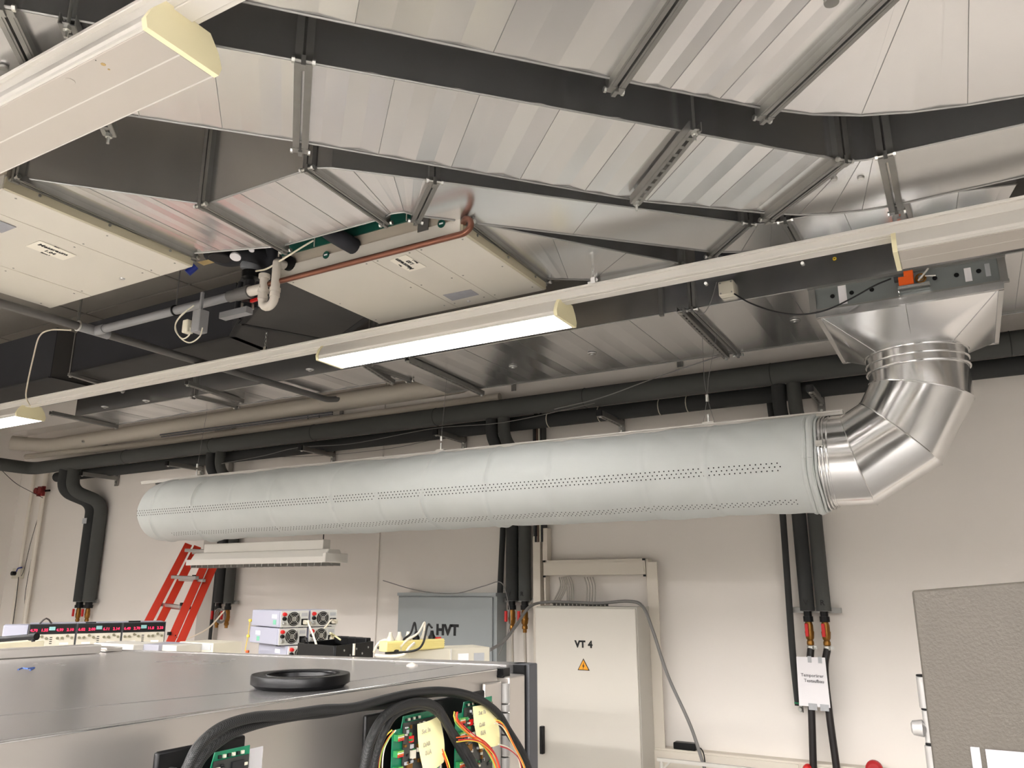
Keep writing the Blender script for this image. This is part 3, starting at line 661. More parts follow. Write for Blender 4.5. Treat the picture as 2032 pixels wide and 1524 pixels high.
part('handle', B().bar(q_(498, 598, 2.36), q_(516, 592, 2.36), .012, .012), RED, VG, 'red handle')
part('handle', B().box(q_(449, 625, 2.38), q_(488, 619, 2.34)), PVCG, VG, 'grey flat handle')
part('drain_nipple', B().cyl(q_(517, 600, 2.36), q_(516, 608, 2.36), .010, 10), PVCG, VG)
part('stem', B().cyl(q_(481, 602, 2.37), q_(478, 625, 2.37), .005, 8).cyl(q_(502, 604, 2.37), q_(502, 614, 2.37), .005, 8), ZINC, VG)
part('round_flange', B().lathe(q_(437, 512, 2.35), (0, 0, 1), [(.05, -.004), (.055, 0), (.055, .05), (.02, .07)], 20), BLACKT, VG)
part('pressure_gauge', B().lathe(q_(468, 507, 2.35), V((.2, -.35, -1)), [(.024, 0), (.026, .004), (.026, .012)], 20), PAPER, VG, 'round white gauge')
part('pressure_gauge', B().lathe(q_(500, 494, 2.35), V((.2, -.35, -1)), [(.012, 0), (.013, .010)], 16), PAPER, VG, 'small white gauge')
part('insulated_bend', B().tube(smooth([q_(420, 500, 2.5), q_(455, 510, 2.5), q_(500, 505, 2.5), q_(545, 520, 2.5), q_(548, 480, 2.5)]), .05, 14), BLACKF, VG)
c = q_(408, 521, 2.28); part('tag_plate', B().add([q_(391, 520, 2.25), q_(413, 515, 2.25), q_(426, 521, 2.24), q_(404, 527, 2.24)], [(0, 1, 2, 3)]), mat('pale_tag', (250, 222, 160), .6), VG, 'pale yellow tag')
part('cap', B().cyl(q_(372, 542, 2.22), q_(388, 528, 2.24), .018, 14), BLUE, VG, 'blue cap')
ctube('actuator_cable', [P(508, 538, Y=2.35), P(530, 533, Y=2.3), P(560, 515, Y=2.28), P(600, 490, Y=2.28), P(622, 477, Y=2.3)], .004, WHW, 'white cable from the grey actuator up to the green band', 'cable')
# connector boxes with looping cables
cb = P(394, 636, Y=2.2)
CB = thing('cable_connector', 'grey plastic connector boxes with looped cables hanging under the drain pipe', 'connector', cb)
part('box_body', B().box((cb.x-.028, 2.185, cb.z-.055), (cb.x+.024, 2.235, cb.z+.05)), PVCG, CB, bev=.004)
part('strap', B().box((cb.x-.006, 2.20, cb.z+.045), (cb.x+.006, 2.212, pz_+.01)), PVCG, CB)
part('plug', B().box((cb.x-.085, 2.18, cb.z-.05), (cb.x-.05, 2.22, cb.z+.012)), IVORY, CB, bev=.006)
part('loop_cable', B().tube(smooth([P(402, 650, Y=2.2), P(396, 668, Y=2.2), P(376, 680, Y=2.2), P(356, 668, Y=2.2), P(348, 645, Y=2.2), P(360, 625, Y=2.2), P(385, 606, Y=2.2)]), .003, 8).tube(smooth([P(378, 650, Y=2.19), P(376, 664, Y=2.19), P(362, 672, Y=2.19), P(348, 655, Y=2.19), P(352, 636, Y=2.19), P(372, 615, Y=2.19)]), .003, 8), IVORY, CB, 'pale looped cables')

# ================================================================== black insulated duct
BD = thing('insulated_duct', 'black foam clad duct with taped edges running left from the middle cream unit', 'air duct', (-4, 3.2, 3.1))
def bsec(n0, n1, f1, f0, z0, h, tape=True):
    n0, n1, f0, f1 = [V((p.x, p.y, z0)) for p in (n0, n1, f0, f1)]
    o = part('foam_section', B().hexa([n0, n1, f1, f0], [p+V((0, 0, h)) for p in (n0, n1, f1, f0)]), mat('foam_panel', (66, 64, 62), .9, var=.12, scale=7) if tape else BLACKF, BD)
    for a, b in ((n0, n1), (n1, f1), (f1, f0), (f0, n0)): part('edge_tape', B().bar(a, b, .034, .006), BLACKT, o)
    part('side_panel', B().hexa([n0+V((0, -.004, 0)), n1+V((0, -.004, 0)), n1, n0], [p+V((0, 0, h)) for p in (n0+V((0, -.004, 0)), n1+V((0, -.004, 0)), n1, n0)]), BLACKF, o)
zb_ = 3.14
bsec(P(480, 633, Z=zb_), V((-2.555, 2.40, 0)), V((-2.555, 3.03, 0)), P(664, 668, Z=zb_), zb_-.03, .32)
bsec(P(460, 668, Z=zb_), P(480, 633, Z=zb_), P(664, 668, Z=zb_), P(531, 696, Z=zb_), zb_, .30)
bsec(P(142, 741, Z=zb_), P(460, 668, Z=zb_), P(531, 696, Z=zb_), P(224, 763, Z=zb_), zb_, .34)
bsec(V((-8.3, 3.0, 0)), V((-5.34, 2.96, 0)), V((-5.34, 3.42, 0)), V((-8.3, 3.42, 0)), zb_-.03, .36)
part('hanger_rod', B().cyl(P(137, 745, Z=3.09), V((P(137, 745, Z=3.09).x, P(137, 745, Z=3.09).y, ZC-.02)), .004, 6), GALVD, BD)
strut(BD, P(137, 745, Z=3.10), P(245, 778, Z=3.10), w=.026, h=.02)

# chains and cable on the rail
def chain(x0, y0, y1, Y, label):
    t = thing('chain', label, 'chain', P(x0, y1, Y=Y)); a = P(x0, y0, Y=Y); b = P(x0, y1, Y=Y); n = 9; a.x = b.x; 
    for i in range(n):
        c = lerp(a, b, (i+.5)/n); L = (a-b).length/n*.62; ax = V((1, 0, 0)) if i % 2 else V((0, 1, 0)); u = V((0, 0, 1)); v = ax.cross(u)
        part('chain_link', B().tube([c+u*L*math.cos(k*math.pi/6)+v*L*.42*math.sin(k*math.pi/6) for k in range(13)], .0018, 5), ZINC, t)
    part('hook_plate', B().box((b.x-.018, Y-.02, b.z-.03), (b.x+.018, Y+.02, b.z-.012)).box((b.x-.010, Y-.006, b.z-.02), (b.x+.010, Y+.006, b.z+.012)), ZINC, t)
chain(1177, 472, 556, 3.04, 'thin chain holding the long rail, above the right end of the middle lit lamp')
chain(526, 625, 692, 3.04, 'thin chain holding the long rail, left of the middle lit lamp')
part('hook_plate', B().box(P(50, 800, Y=3.03), P(66, 790, Y=3.05)), ZINC, thing('rail_clip', 'small clip on the rail above the left lit lamp', 'clip', P(57, 800, Y=3.03)))
ctube('supply_cable', [P(140, 655, Y=2.6), P(100, 655, Y=2.75), P(78, 668, Y=2.86), P(66, 710, Y=2.88), P(55, 760, Y=2.88), P(52, 788, Y=2.88), P(60, 806, Y=2.88)], .005, WHW, 'white cable curving down to the left lit lamp', 'cable')
ctube('lamp_wire', [P(353, 0, Y=.98)+V((0, 0, .3)), P(353, 14, Y=.98), P(357, 30, Y=.98)], .0012, BLKW, 'thin black wire beside the cap of the large unlit lamp', 'wire')

# ================================================================== pipes on the back wall
def pts(Y, l): return [P(x, y, Y=Y) for x, y in l]
Zh = 2.95
hd = thing('heating_pipe', 'thick dark foam insulated pipe running along the top of the back wall', 'pipe', (-3, 4.72, Zh-.07))
hx = P(62, 945, Y=4.72).x
part('pipe_run', B().tube(fillet([(hx-.02, 2.6, Zh+.02), (hx, 4.72, Zh), (3.0, 4.72, Zh)], .12), .066, 18), GREYF, hd)
hd2 = thing('heating_pipe', 'thinner dark insulated pipe just behind and below the thick one', 'pipe', (-3, 4.86, Zh-.15))
part('pipe_run', B().tube([(hx+.2, 4.88, Zh-.085), (3.0, 4.88, Zh-.085)], .052, 16), GREYF2, hd2)
for k in (1090, 1190, 1310, 1365): 
    c = P(k, 800, Y=4.88); part('cable_tie', B().ring((c.x, 4.88, Zh-.085), (1, 0, 0), .054, .003, 16), IVORY, hd2)
for k in range(7):
    x_ = -7.0+k*1.22; part('sleeve_joint', B().ring((x_, 4.72, Zh), (1, 0, 0), .0665, .0022, 24), GREYF2, hd)
wp = thing('ventilation_pipe', 'large pale painted pipe high on the back wall, left of the lamps', 'pipe', (-6, 4.8, 3.1))
part('pipe_run', B().tube(fillet([(-8.75, 4.55, 3.22), (-8.5, 4.8, 3.20), (-3.1, 4.78, 3.20), (-3.1, 4.78, 3.4)], .15), .075, 20), mat('pale_paint', (196, 188, 174), .6), wp)
part('pipe_run', B().tube(fillet([(-8.8, 4.75, 3.10), (-6.9, 4.9, 3.10), (-2.9, 4.9, 3.09)], .15), .03, 12), MC['pale_paint'], wp)
# drops: groups of two thick legs and one thin leg, with red ball valves
def drop(label, xs_, Yd, ztop, zend, r, bend_from, letters=None, group=None, lev=-.026):
    t = thing('riser_pipe', label, 'pipe', (sum(xs_)/len(xs_), Yd, zend-.3), group)
    for i, x_ in enumerate(xs_):
        pth = [V((x_+bend_from[0], bend_from[1], Zh-.02)), V((x_+bend_from[0], bend_from[1], ztop+.06)), V((x_, Yd, ztop-.06)), V((x_, Yd, zend))]
        part('insulated_leg', B().tube(fillet(pth, .11, 8), r, 18), GREYF if i else GREYF2, t)
        part('pipe_end', B().cyl((x_, Yd, zend-.035), (x_, Yd, zend), r*.55, 14).cyl((x_, Yd, zend-.06), (x_, Yd, zend-.03), r*.68, 14), BLACK, t)
        vb = part('valve_body', B().lathe((x_, Yd, zend-.06), (0, 0, -1), [(.018, 0), (.023, .02), (.023, .05), (.026, .055), (.022, .09), (.016, .10), (.020, .11), (.020, .125), (.014, .13), (.014, .15)], 12), BRASS, t, 'brass ball valve')
        s_ = lev
        part('valve_lever', B().box((x_+s_-.010, Yd-.045, zend-.14), (x_+s_+.008, Yd-.028, zend-.068)), RED, vb, 'red lever', bev=.003)
    part('bracket_rail', B().box((xs_[0]-.09, Yd+.02, zend-.012), (xs_[-1]+.09, Yd+.04, zend+.018)), GALVD, t)
    for x_ in xs_: part('pipe_clip', B().ring((x_, Yd, zend+.004), (0, 0, 1), r*.8, .006, 18, tube=6), ZINC, t)
    return t
Yd = 4.93
rx = [P(1594, 1120, Y=Yd).x, P(1626, 1120, Y=Yd).x]
zr = P(1600, 1212, Y=Yd).z
tR = drop('pair of dark insulated risers marked V and R above the paper sign on the right', rx, Yd, 2.62, zr, .040, (-.02, 4.75), lev=-.006)
for i, s_ in enumerate('VR'): text(s_, .042, (rx[i]+.002, Yd-.0415, zr+.045), (1, 0, 0), (0, 0, 1), INK, tR, 'pipe_letter', bold=.0004, ext=.002)
mx = [P(1016, 1120, Y=Yd).x, P(1041, 1120, Y=Yd).x]; zm = P(1030, 1192, Y=Yd).z
tM = drop('pair of dark insulated risers beside the grey wall cabinet, left of the trunking', mx, Yd, 2.66, zm, .043, (-.06, 4.74))
for i, s_ in enumerate('VR'): text(s_, .042, (mx[i]+.002, Yd-.0445, zm+.045), (1, 0, 0), (0, 0, 1), INK, tM, 'pipe_letter', bold=.0004, ext=.002)
lx_ = [P(438, 1150, Y=Yd).x, P(457, 1150, Y=Yd).x]; zl = P(450, 1196, Y=Yd).z
tL = drop('pair of dark insulated risers behind the red ladder', lx_, Yd, 2.66, zl, .043, (-.05, 4.74))
kx = [P(171, 1100, Y=Yd).x, P(189, 1100, Y=Yd).x]; zk = P(170, 1194, Y=Yd).z
tK = drop('leftmost pair of dark insulated risers, stepping sideways under the ceiling pipe', kx, Yd, 2.62, zk, .062, (-.24, 4.74))
def thin(label, l, r, m=GREYF2): return ctube('thin_pipe', l, r, m, label, 'pipe', sm=False, seg=12)
thin('thin dark pipe left of the marked risers, ending in a small green tap', fillet(pts(4.93, [(1524, 775), (1545, 930), (1554, 1030), (1566, 1200), (1573, 1300), (1584, 1400)]), .1), .019)
thin('thin dark pipe standing left of the middle pair of risers', fillet(pts(4.95, [(1000, 900), (998, 1050), (992, 1180), (989, 1310)]), .05), .021)
thin('thin dark pipe standing left of the risers behind the ladder', fillet(pts(4.95, [(440, 940), (434, 1100), (424, 1200), (414, 1300)]), .05), .018)
p = P(1590, 1402, Y=4.9)
TP = thing('tap', 'small drain tap with green lever beside the paper sign', 'tap', p)
part('tap_body', B().cyl((p.x, 4.9, p.z-.03), (p.x, 4.9, p.z+.02), .012, 10).lathe((p.x, 4.885, p.z-.012), (0, -1, 0), [(.014, 0), (.014, .012), (.008, .02)], 12), ZINC, TP)
part('lever', B().bar((p.x-.035, 4.9, p.z+.018), (p.x+.02, 4.9, p.z+.012), .012, .008), mat('lever_green', (10, 110, 70), .5), TP, 'green lever')
# hoses under the marked risers and small hoses under the others
hs = [P(1607, 1300, Y=4.9), P(1636, 1300, Y=4.9)]
for i, (l, lab) in enumerate((([(1606, 1280), (1607, 1330), (1610, 1400), (1614, 1524), (1616, 1600)], 'black hose hanging from the riser marked V behind the paper sign'), ([(1634, 1280), (1637, 1330), (1646, 1420), (1660, 1524), (1668, 1600)], 'black hose hanging from the riser marked R, right of the sign'))):
    a = V((rx[i], Yd, zr-.2)); b_ = [a]+pts(4.9, l[1:])
    hh = thing('hose', lab, 'hose', b_[-1]); part('hose_body', B().tube(smooth(b_), .0195, 14), mat('black_hose', (22, 15, 14), .45), hh)
    part('hose_clamp', B().cyl(a+V((-.0, 0, -.012)), a+V((0, 0, .010)), .021, 14).box(a+V((.015, -.01, -.008)), a+V((.034, .008, .010))), ZINC, hh)
for i, x_ in enumerate(mx): thin(('left', 'right')[i]+' clear hose under the middle pair of risers', [V((x_, Yd, zm-.2)), V((x_-.0, Yd+.01, zm-.5))], .010, mat('clear_hose', (180, 172, 160), .3))
# header brackets
for i, (a, b) in enumerate((((1180, 800), (1232, 828)), ((862, 845), (920, 868)), ((593, 882), (660, 898)), ((345, 910), (400, 924)), ((150, 938), (230, 950)), ((1602, 748), (1628, 790)))):
    A_ = P(*a, Y=4.60); B_ = P(*b, Y=4.97)
    z_ = Zh-.15; A_ = V((B_.x, 4.60, z_+.0)); 
    k = thing('pipe_bracket', 'galvanised wall bracket under the dark pipes, '+('above the right part of the textile duct', 'above the middle of the textile duct', 'left of the middle hanger', 'above the rounded end of the textile duct', 'beside the leftmost risers', 'behind the hood, rightmost')[i], 'bracket', (B_.x, 4.97, z_-.03))
    strut(k, (B_.x, 4.60, z_-.012), (B_.x, 4.975, z_-.012), w=.036, h=.034, n=8)
    part('wall_plate', B().box((B_.x-.022, 4.975, z_-.075), (B_.x+.022, 4.985, z_+.055)), GALVD, k)
    for dz in (-.05, .035): part('bolt', B().cyl((B_.x, 4.965, z_+dz), (B_.x, 4.976, z_+dz), .009, 6), ZINC, k)
    part('end_cap', B().box((B_.x-.020, 4.588, z_-.014), (B_.x+.020, 4.60, z_+.026)), BLACK, k)
for i, (x_, y_) in enumerate(((1018, 770), (1348, 722), (676, 820), (208, 890))):
    B_ = P(x_, y_, Y=4.97); k = thing('small_bracket', 'small slotted bracket on the upper wall, '+('below the far edge of the low duct', 'right of the sagging wire', 'under the pale pipe in the middle', 'under the pale pipe at the left')[i], 'bracket', B_)
    strut(k, (B_.x, 4.72, B_.z+.03), (B_.x, 4.97, B_.z+.03), w=.028, h=.02, n=6); part('wall_plate', B().box((B_.x-.018, 4.975, B_.z-.02), (B_.x+.018, 4.985, B_.z+.05)), GALVD, k)
# thin wires along the wall
for lab, l, Y, r, m in (
    ('grey wire sagging over the bracket and up to the slotted strut', [(1100, 812), (1190, 790), (1300, 750), (1400, 716), (1432, 706)], 4.5, .0035, GRW2),
    ('dark wire sagging between the brackets above the textile duct', [(440, 920), (520, 905), (593, 888), (700, 880), (862, 850), (1000, 838), (1180, 800)], 4.66, .003, GRW2),
    ('faint wire looping low between the left and middle hangers', [(470, 905), (600, 906), (760, 892), (880, 868)], 4.95, .002, GRW2),
    ('thin black wire from the left wall down to the red valves', [(0, 930), (30, 958), (60, 975), (85, 988)], 4.6, .003, BLKW),
    ('thin cable hanging down the wall to the white socket box', [(75, 1028), (60, 1080), (48, 1130), (38, 1150)], 4.97, .003, BLKW),
    ('black cable dropping from the white socket box', [(37, 1145), (32, 1190), (24, 1250)], 4.93, .004, BLKW),
    ('second black cable dropping right of the socket box', [(62, 1110), (50, 1180), (48, 1240)], 4.95, .003, BLKW),
    ('thin wires arching over the HVT cabinet', [(760, 1152), (830, 1172), (900, 1178), (960, 1163), (992, 1155), (1005, 1180), (1012, 1240), (990, 1300)], 4.8, .003, GRW2),
    ('white cable rising from the bench to the risers behind the ladder', [(360, 1272), (385, 1262), (415, 1245), (445, 1212)], 4.6, .006, WHW),
    ):
    ctube('wall_wire', pts(Y, l), r, m, lab, 'wire')
g = P(440, 1222, Y=4.86); cc = B()
for k in range(3): cc.ring(g+V((0, -.01*k, 0)), (0, 1, .1*k), .05+.006*k, .005, 20, tube=6)
single('cable_coil', cc, GRW2, 'grey cable coiled at the valves behind the ladder', 'cable')
a = P(428, 850, Y=4.96); b_ = P(462, 850, Y=4.96)
single('wall_duct', B().box((a.x, 4.95, 1.0), (b_.x, 5.0, 3.3)), mat('pale_grey', (186, 182, 174), .6), 'pale flat cable duct running down the wall behind the ladder risers', 'cable duct', bev=.003)
a = P(608, 848, Y=4.95); b_ = P(640, 836, Y=4.95)
jb2 = thing('junction_box', 'small pale junction box on the upper wall above the dark pipes', 'junction box', (a.x, 4.95, a.z)); part('box_body', B().box((a.x, 4.93, a.z), (b_.x, 5.0, b_.z+.03)), MC['pale_grey'], jb2, bev=.005)
part('cable', B().tube([P(612, 838, Y=4.94), P(610, 822, Y=4.94)], .005, 6).tube([P(634, 834, Y=4.94), P(633, 818, Y=4.94)], .005, 6), BLKW, jb2)
rr_ = thing('mounting_rail', 'thin dark metal rail running above the pipes at the left of the back wall', 'rail', P(480, 840, Y=4.62))
part('rod', B().tube([P(318, 863, Y=4.62), P(660, 818, Y=4.62)], .008, 6).tube([P(320, 867, Y=4.65), P(660, 822, Y=4.65)], .006, 6), DARKG, rr_)
c = P(170, 1031, Y=4.84); single('pipe_tag', B().box(c+V((-.05, -.002, -.04)), c+V((.02, 0, .015))), SILLAB, 'small grey tag hanging at the leftmost riser', 'tag')
# white thin vertical pipes near the left corner
for i, (l, r) in enumerate((([(90, 960), (70, 1100), (50, 1250)], .020), ([(84, 985), (66, 1100), (43, 1250)], .016), ([(66, 955), (45, 1100), (36, 1150)], .018))):
    p0 = P(*l[0], Y=4.95); p1 = V((p0.x, 4.95, .9)); thin(('white pipe nearest the leftmost risers', 'white pipe in the middle of the three by the left corner', 'white pipe closest to the left corner')[i], [V((p0.x, 4.95, 3.05)), p1], r, mat('white_paint', (226, 218, 205), .5))
p = P(45, 880, Y=4.97)
thin('white pipe bending along the upper wall left of the dark header', fillet(pts(4.95, [(70, 907), (172, 893), (176, 875)]), .03), .018, MC['white_paint'])
c = P(52, 883, Y=4.9); RB = single('alarm_box', B().box((c.x-.06, 4.88, c.z-.045), (c.x+.06, 5.0, c.z+.045)), DRED, 'dark red box high in the left corner', 'alarm', bev=.01)
c = P(80, 974, Y=4.9); RV = thing('valve', 'two red valve knobs on the white pipes at the left', 'valve', c)
for dx in (-.045, .03): part('knob', B().lathe((c.x+dx, 4.92, c.z), (0, -1, .0), [(.012, 0), (.012, .03), (.035, .032), (.035, .05)], 8).box((c.x+dx-.018, 4.9, c.z-.055), (c.x+dx+.014, 4.93, c.z+.05)), DRED, RV)
part('stem', B().cyl((c.x-.09, 4.93, c.z), (c.x+.12, 4.93, c.z), .012, 8), BLACK, RV)
c = P(35, 1138, Y=4.96); SK = thing('wall_socket', 'white socket box with a black plug on the left wall', 'socket', c)
part('socket_body', B().box((c.x-.06, 4.93, c.z-.055), (c.x+.06, 5.0, c.z+.055)), IVORY, SK, bev=.006)
part('plug', B().cyl((c.x+.01, 4.89, c.z), (c.x+.01, 4.93, c.z), .022, 12), BLACK, SK)
part('cable', B().tube(smooth(pts(4.93, [(33, 1134), (36, 1128), (43, 1126)])), .008, 6), BLUE, SK, 'blue cable end')

# ================================================================== trunking, cabinets
def trunk(name, label, a, b, Y0=4.93, m=LACQ, group=None, lines=()):
    p, q = P(*a, Y=Y0), P(*b, Y=Y0); t = thing(name, label, 'cable trunking', (p.x, Y0, q.z))
    part('base', B().box((p.x, Y0, q.z), (q.x, 5.0, p.z)), m, t, bev=.002)
    return t, p, q
TRK = mat('trunking', (214, 206, 192), .5)
tk = thing('cable_trunking', 'white cable trunking framing the tall VT 4 cabinet', 'cable trunking', (-2.5, 4.95, .7))
def rail_box(a, b, Y0=4.93, nm='trunk_run', m=TRK):
    p, q = P(*a, Y=Y0), P(*b, Y=Y0); return part(nm, B().box((p.x, Y0, q.z), (q.x, 4.995, p.z)), m, tk, bev=.002)
rail_box((1057, 1064), (1076, 1600)); rail_box((1076, 1048), (1086, 1115)); rail_box((1057, 840), (1078, 1064), nm='open_trunk', m=GREYF)
rail_box((1078, 1112), (1281, 1140)); rail_box((1079, 1144), (1083, 1200)); rail_box((1281, 1109), (1307, 1600), nm='trunk_run')
p0, p1 = P(1281, 1109, Y=4.93), P(1307, 1109, Y=4.93)
part('trunk_lid', B().box((p0.x+.01, 4.925, .77), (p1.x-.012, 4.932, p0.z-.02)), TRK, tk)
part('trunk_lid', B().box((P(1080, 1120, Y=4.93).x, 4.925, P(1180, 1136, Y=4.93).z), (P(1278, 1120, Y=4.93).x, 4.932, P(1180, 1116, Y=4.93).z)), TRK, tk)
for x_, y_ in ((1079, 1114), (1080, 1144), (1277, 1110), (1279, 1142)):
    c = P(x_, y_, Y=4.924); part('corner_notch', B().box((c.x-.008, 4.92, c.z-.006), (c.x+.008, 4.93, c.z+.006)), BLACK, tk)
for k in range(4):
    x_ = P(1062+4*k, 1000, Y=4.92).x; part('cable', B().tube([(x_, 4.925, 2.95), (x_+.004*math.sin(k), 4.925, 2.02)], .007, 6), (BLKW, mat('brown_cable', (92, 70, 55), .6), IVORY, BLKW)[k], tk)
# parapet trunking
z1 = .775; x0_ = P(1296, 1480, Y=4.93).x
PT = thing('parapet_trunking', 'wide white trunking with sockets along the lower wall', 'cable trunking', (0, 4.9, .6))
part('base', B().box((x0_-.02, 4.92, .58), (4.5, 5.0, z1)), TRK, PT, bev=.004)
part('front_lid', B().box((x0_, 4.912, .60), (P(1583, 1500, Y=4.92).x, 4.922, z1-.012)), TRK, PT, bev=.002)
part('front_lid', B().box((P(1588, 1500, Y=4.92).x, 4.912, .60), (4.4, 4.922, z1-.012)), TRK, PT, bev=.002)
for i, x_ in enumerate((1603, 1646, 1728)):
    c = P(x_, 1524, Y=4.9); part('socket_insert', B().box((c.x-.045, 4.905, .62), (c.x+.045, 4.914, z1-.03)), LACQ, PT, bev=.003)
for x_, r_, m in ((1600, .024, RED), (1733, .042, mat('knob_red', (170, 26, 30), .5))):
    c = P(x_, 1524, Y=4.85); part('switch_knob', B().lathe((c.x, 4.91, c.z-.01), (0, -1, 0), [(r_*.5, 0), (r_, .01), (r_, .04), (r_*.7, .05)], 18), m, PT, 'red knob')
p = P(1365, 1479, Y=4.94); a = P(1337, 1474, Y=4.93); b_ = P(1381, 1481, Y=4.93)
AD = thing('power_adapter', 'black power adapter lying on the parapet trunking', 'adapter', p)
part('housing', B().box((a.x, 4.915, z1+.001), (b_.x, 4.975, z1+.04)), BLACK, AD, bev=.006)
part('cord', B().tube(smooth([(b_.x, 4.94, z1+.02), P(1392, 1487, Y=4.9), P(1398, 1505, Y=4.88), P(1402, 1560, Y=4.88)]), .004, 6), BLKW, AD)
# white frame in front, at the very bottom
wf = thing('wire_stand', 'thin white metal frame at the bottom edge in front of the trunking', 'frame', P(1310, 1512, Y=4.2))
a, b_ = P(1305, 1512, Y=4.2), P(1520, 1524, Y=4.2); a.z = b_.z = (a.z+b_.z)/2
part('top_rail', B().bar(a, b_, .02, .016), LACQ, wf); part('leg', B().cyl(a+V((.02, 0, 0)), V((a.x+.02, a.y, 0)), .01, 8), LACQ, wf); part('leg', B().cyl(b_-V((.02, 0, 0)), V((b_.x-.02, b_.y, 0)), .01, 8), LACQ, wf)
part('brace', B().bar(a+V((.02, 0, -.05)), a+V((.07, 0, -.004)), .012, .008), LACQ, wf)
# tall cabinet VT 4
a, b_ = P(1062, 1203, Y=4.70), P(1262, 1203, Y=4.70); zt = a.z
vt = thing('control_cabinet', 'tall light grey control cabinet marked VT 4 with a warning triangle', 'cabinet', ((a.x+b_.x)/2, 4.8, 0))
part('body', B().box((a.x, 4.715, .12), (b_.x, 4.925, zt+.002)), CABS, vt, bev=.004)
part('plinth', B().box((a.x+.02, 4.73, 0), (b_.x-.02, 4.99, .12)), DARKG, vt)
dr_ = part('door', B().box((a.x+.002, 4.695, .14), (b_.x-.004, 4.714, zt-.008)), CABG, vt, bev=.004)
c = P(1158, 1279, Y=4.694); text('VT 4', .055, (c.x, 4.6945, c.z), (1, 0, 0), (0, 0, 1), INK, dr_, bold=.003, spacing=1.1)
c = P(1158, 1321, Y=4.694)
def tri(r, y, m, nm, lab=None):
    q_ = [V((c.x+r*math.sin(t), y, c.z-.004+r*math.cos(t))) for t in (0, 2*math.pi/3, 4*math.pi/3)]
    return part(nm, B().hexa(q_, [v_+V((0, .0015, 0)) for v_ in q_]), m, dr_, lab)
tri(.047, 4.693, INK, 'warning_border'); tri(.038, 4.692, WARN, 'warning_triangle', 'orange triangle with lightning bolt')
bz = [(.004, .022), (-.008, -.004), (-.001, -.002), (-.004, -.018), (.008, .004), (.001, .002)]
q_b = [V((c.x+x_, 4.691, c.z-.002+z_)) for x_, z_ in bz]; part('bolt_symbol', B().hexa(q_b, [v_+V((0, .001, 0)) for v_ in q_b]), INK, dr_)
c = P(1076, 1470, Y=4.68); part('handle', B().box((c.x-.012, 4.665, c.z-.075), (c.x+.012, 4.696, c.z+.085)), BLACK, dr_, 'black swing handle', bev=.004)
# cable glands and cables above it
for gi, (x0_, x1_, n_) in enumerate(((1096, 1108, 4), (1126, 1138, 4), (1164, 1180, 4))):
    cbz = B()
    for k in range(n_):
        xa_ = x0_+(x1_-x0_)*k/(n_-1); xb_ = xa_+((14, -6, -4)[gi])
        cbz.tube(smooth([P(xb_, 1146, Y=4.96), P(xb_+(5 if gi else 2), 1165, Y=4.93), P(xa_, 1198, Y=4.88)]), .0055, 6)
    single('cable_bundle', cbz, mat('pale_cable', (178, 172, 162), .6), ('left', 'middle', 'right')[gi]+' bundle of pale cables entering the top of the VT 4 cabinet', 'cables')
gl = B()
for k in range(14): x_ = P(1100+8*k, 1195, Y=4.86).x; gl.cyl((x_, 4.86, zt), (x_, 4.86, zt+.025), .010, 6)
part('gland_row', gl, GRW2, vt, 'row of cable glands', kind='stuff')
ctube('power_cable', [P(972, 1290, Y=4.3), P(1000, 1272, Y=4.45), P(1025, 1240, Y=4.6), P(1050, 1205, Y=4.72), P(1080, 1195, Y=4.8), P(1130, 1195, Y=4.8), P(1190, 1197, Y=4.8), P(1245, 1193, Y=4.78), P(1275, 1203, Y=4.74), P(1295, 1250, Y=4.72), P(1325, 1340, Y=4.72), P(1370, 1440, Y=4.72), P(1398, 1524, Y=4.72), P(1410, 1560, Y=4.72)], .010, GRW2, 'thick grey cable draped over the top of the VT 4 cabinet', 'cable')
# wall cabinet HVT
a, b_ = P(790, 1176, Y=4.86), P(985, 1176, Y=4.86)
hv = thing('wall_cabinet', 'blue grey wall cabinet marked HVT', 'cabinet', ((a.x+b_.x)/2, 4.9, .9))
part('body', B().box((a.x, 4.87, .9), (b_.x, 5.0, a.z)), HVTG, hv); hd_ = part('door', B().box((a.x+.01, 4.855, .91), (b_.x-.03, 4.87, a.z-.03)), HVTG, hv, bev=.003)
part('top_trim', B().box((a.x, 4.852, a.z-.022), (b_.x, 4.87, a.z)), HVTG, hv)
c = P(887, 1251, Y=4.853); text('HVT', .098, (c.x, 4.8535, c.z), (1, 0, 0), (0, 0, 1), INK, hd_, bold=.0055)
# paper sign on the hoses
q_s = [P(1580, 1303, Y=4.86), P(1637, 1305, Y=4.86), P(1648, 1405, Y=4.86), P(1586, 1400, Y=4.86)]
w_ = (q_s[1]-q_s[0]).length; 
sg = thing('paper_sign', 'white paper sign reading Temporärer Testaufbau hung on the black hoses', 'sign', q_s[3])
cs = sum(q_s, V((0, 0, 0)))/4; hw, hh = w_*.5, (q_s[0]-q_s[3]).length*.5; tl = math.radians(1.2)
r_ = V((math.cos(tl), 0, -math.sin(tl))); u_ = V((math.sin(tl), 0, math.cos(tl)))
sq = [cs+r_*i*hw+u_*j*hh for i, j in ((-1, -1), (1, -1), (1, 1), (-1, 1))]
part('sheet', B().hexa(q_s, [v_+V((0, .0015, 0)) for v_ in q_s]), PAPER, sg)
text('Temporärer', .024, cs+u_*hh*.25+V((0, -.002, 0)), r_, u_, mat('grey_ink', (70, 70, 74), .7), sg); text('Testaufbau', .024, cs+u_*hh*.03+r_*.008+V((0, -.002, 0)), r_, u_, MC['grey_ink'], sg)
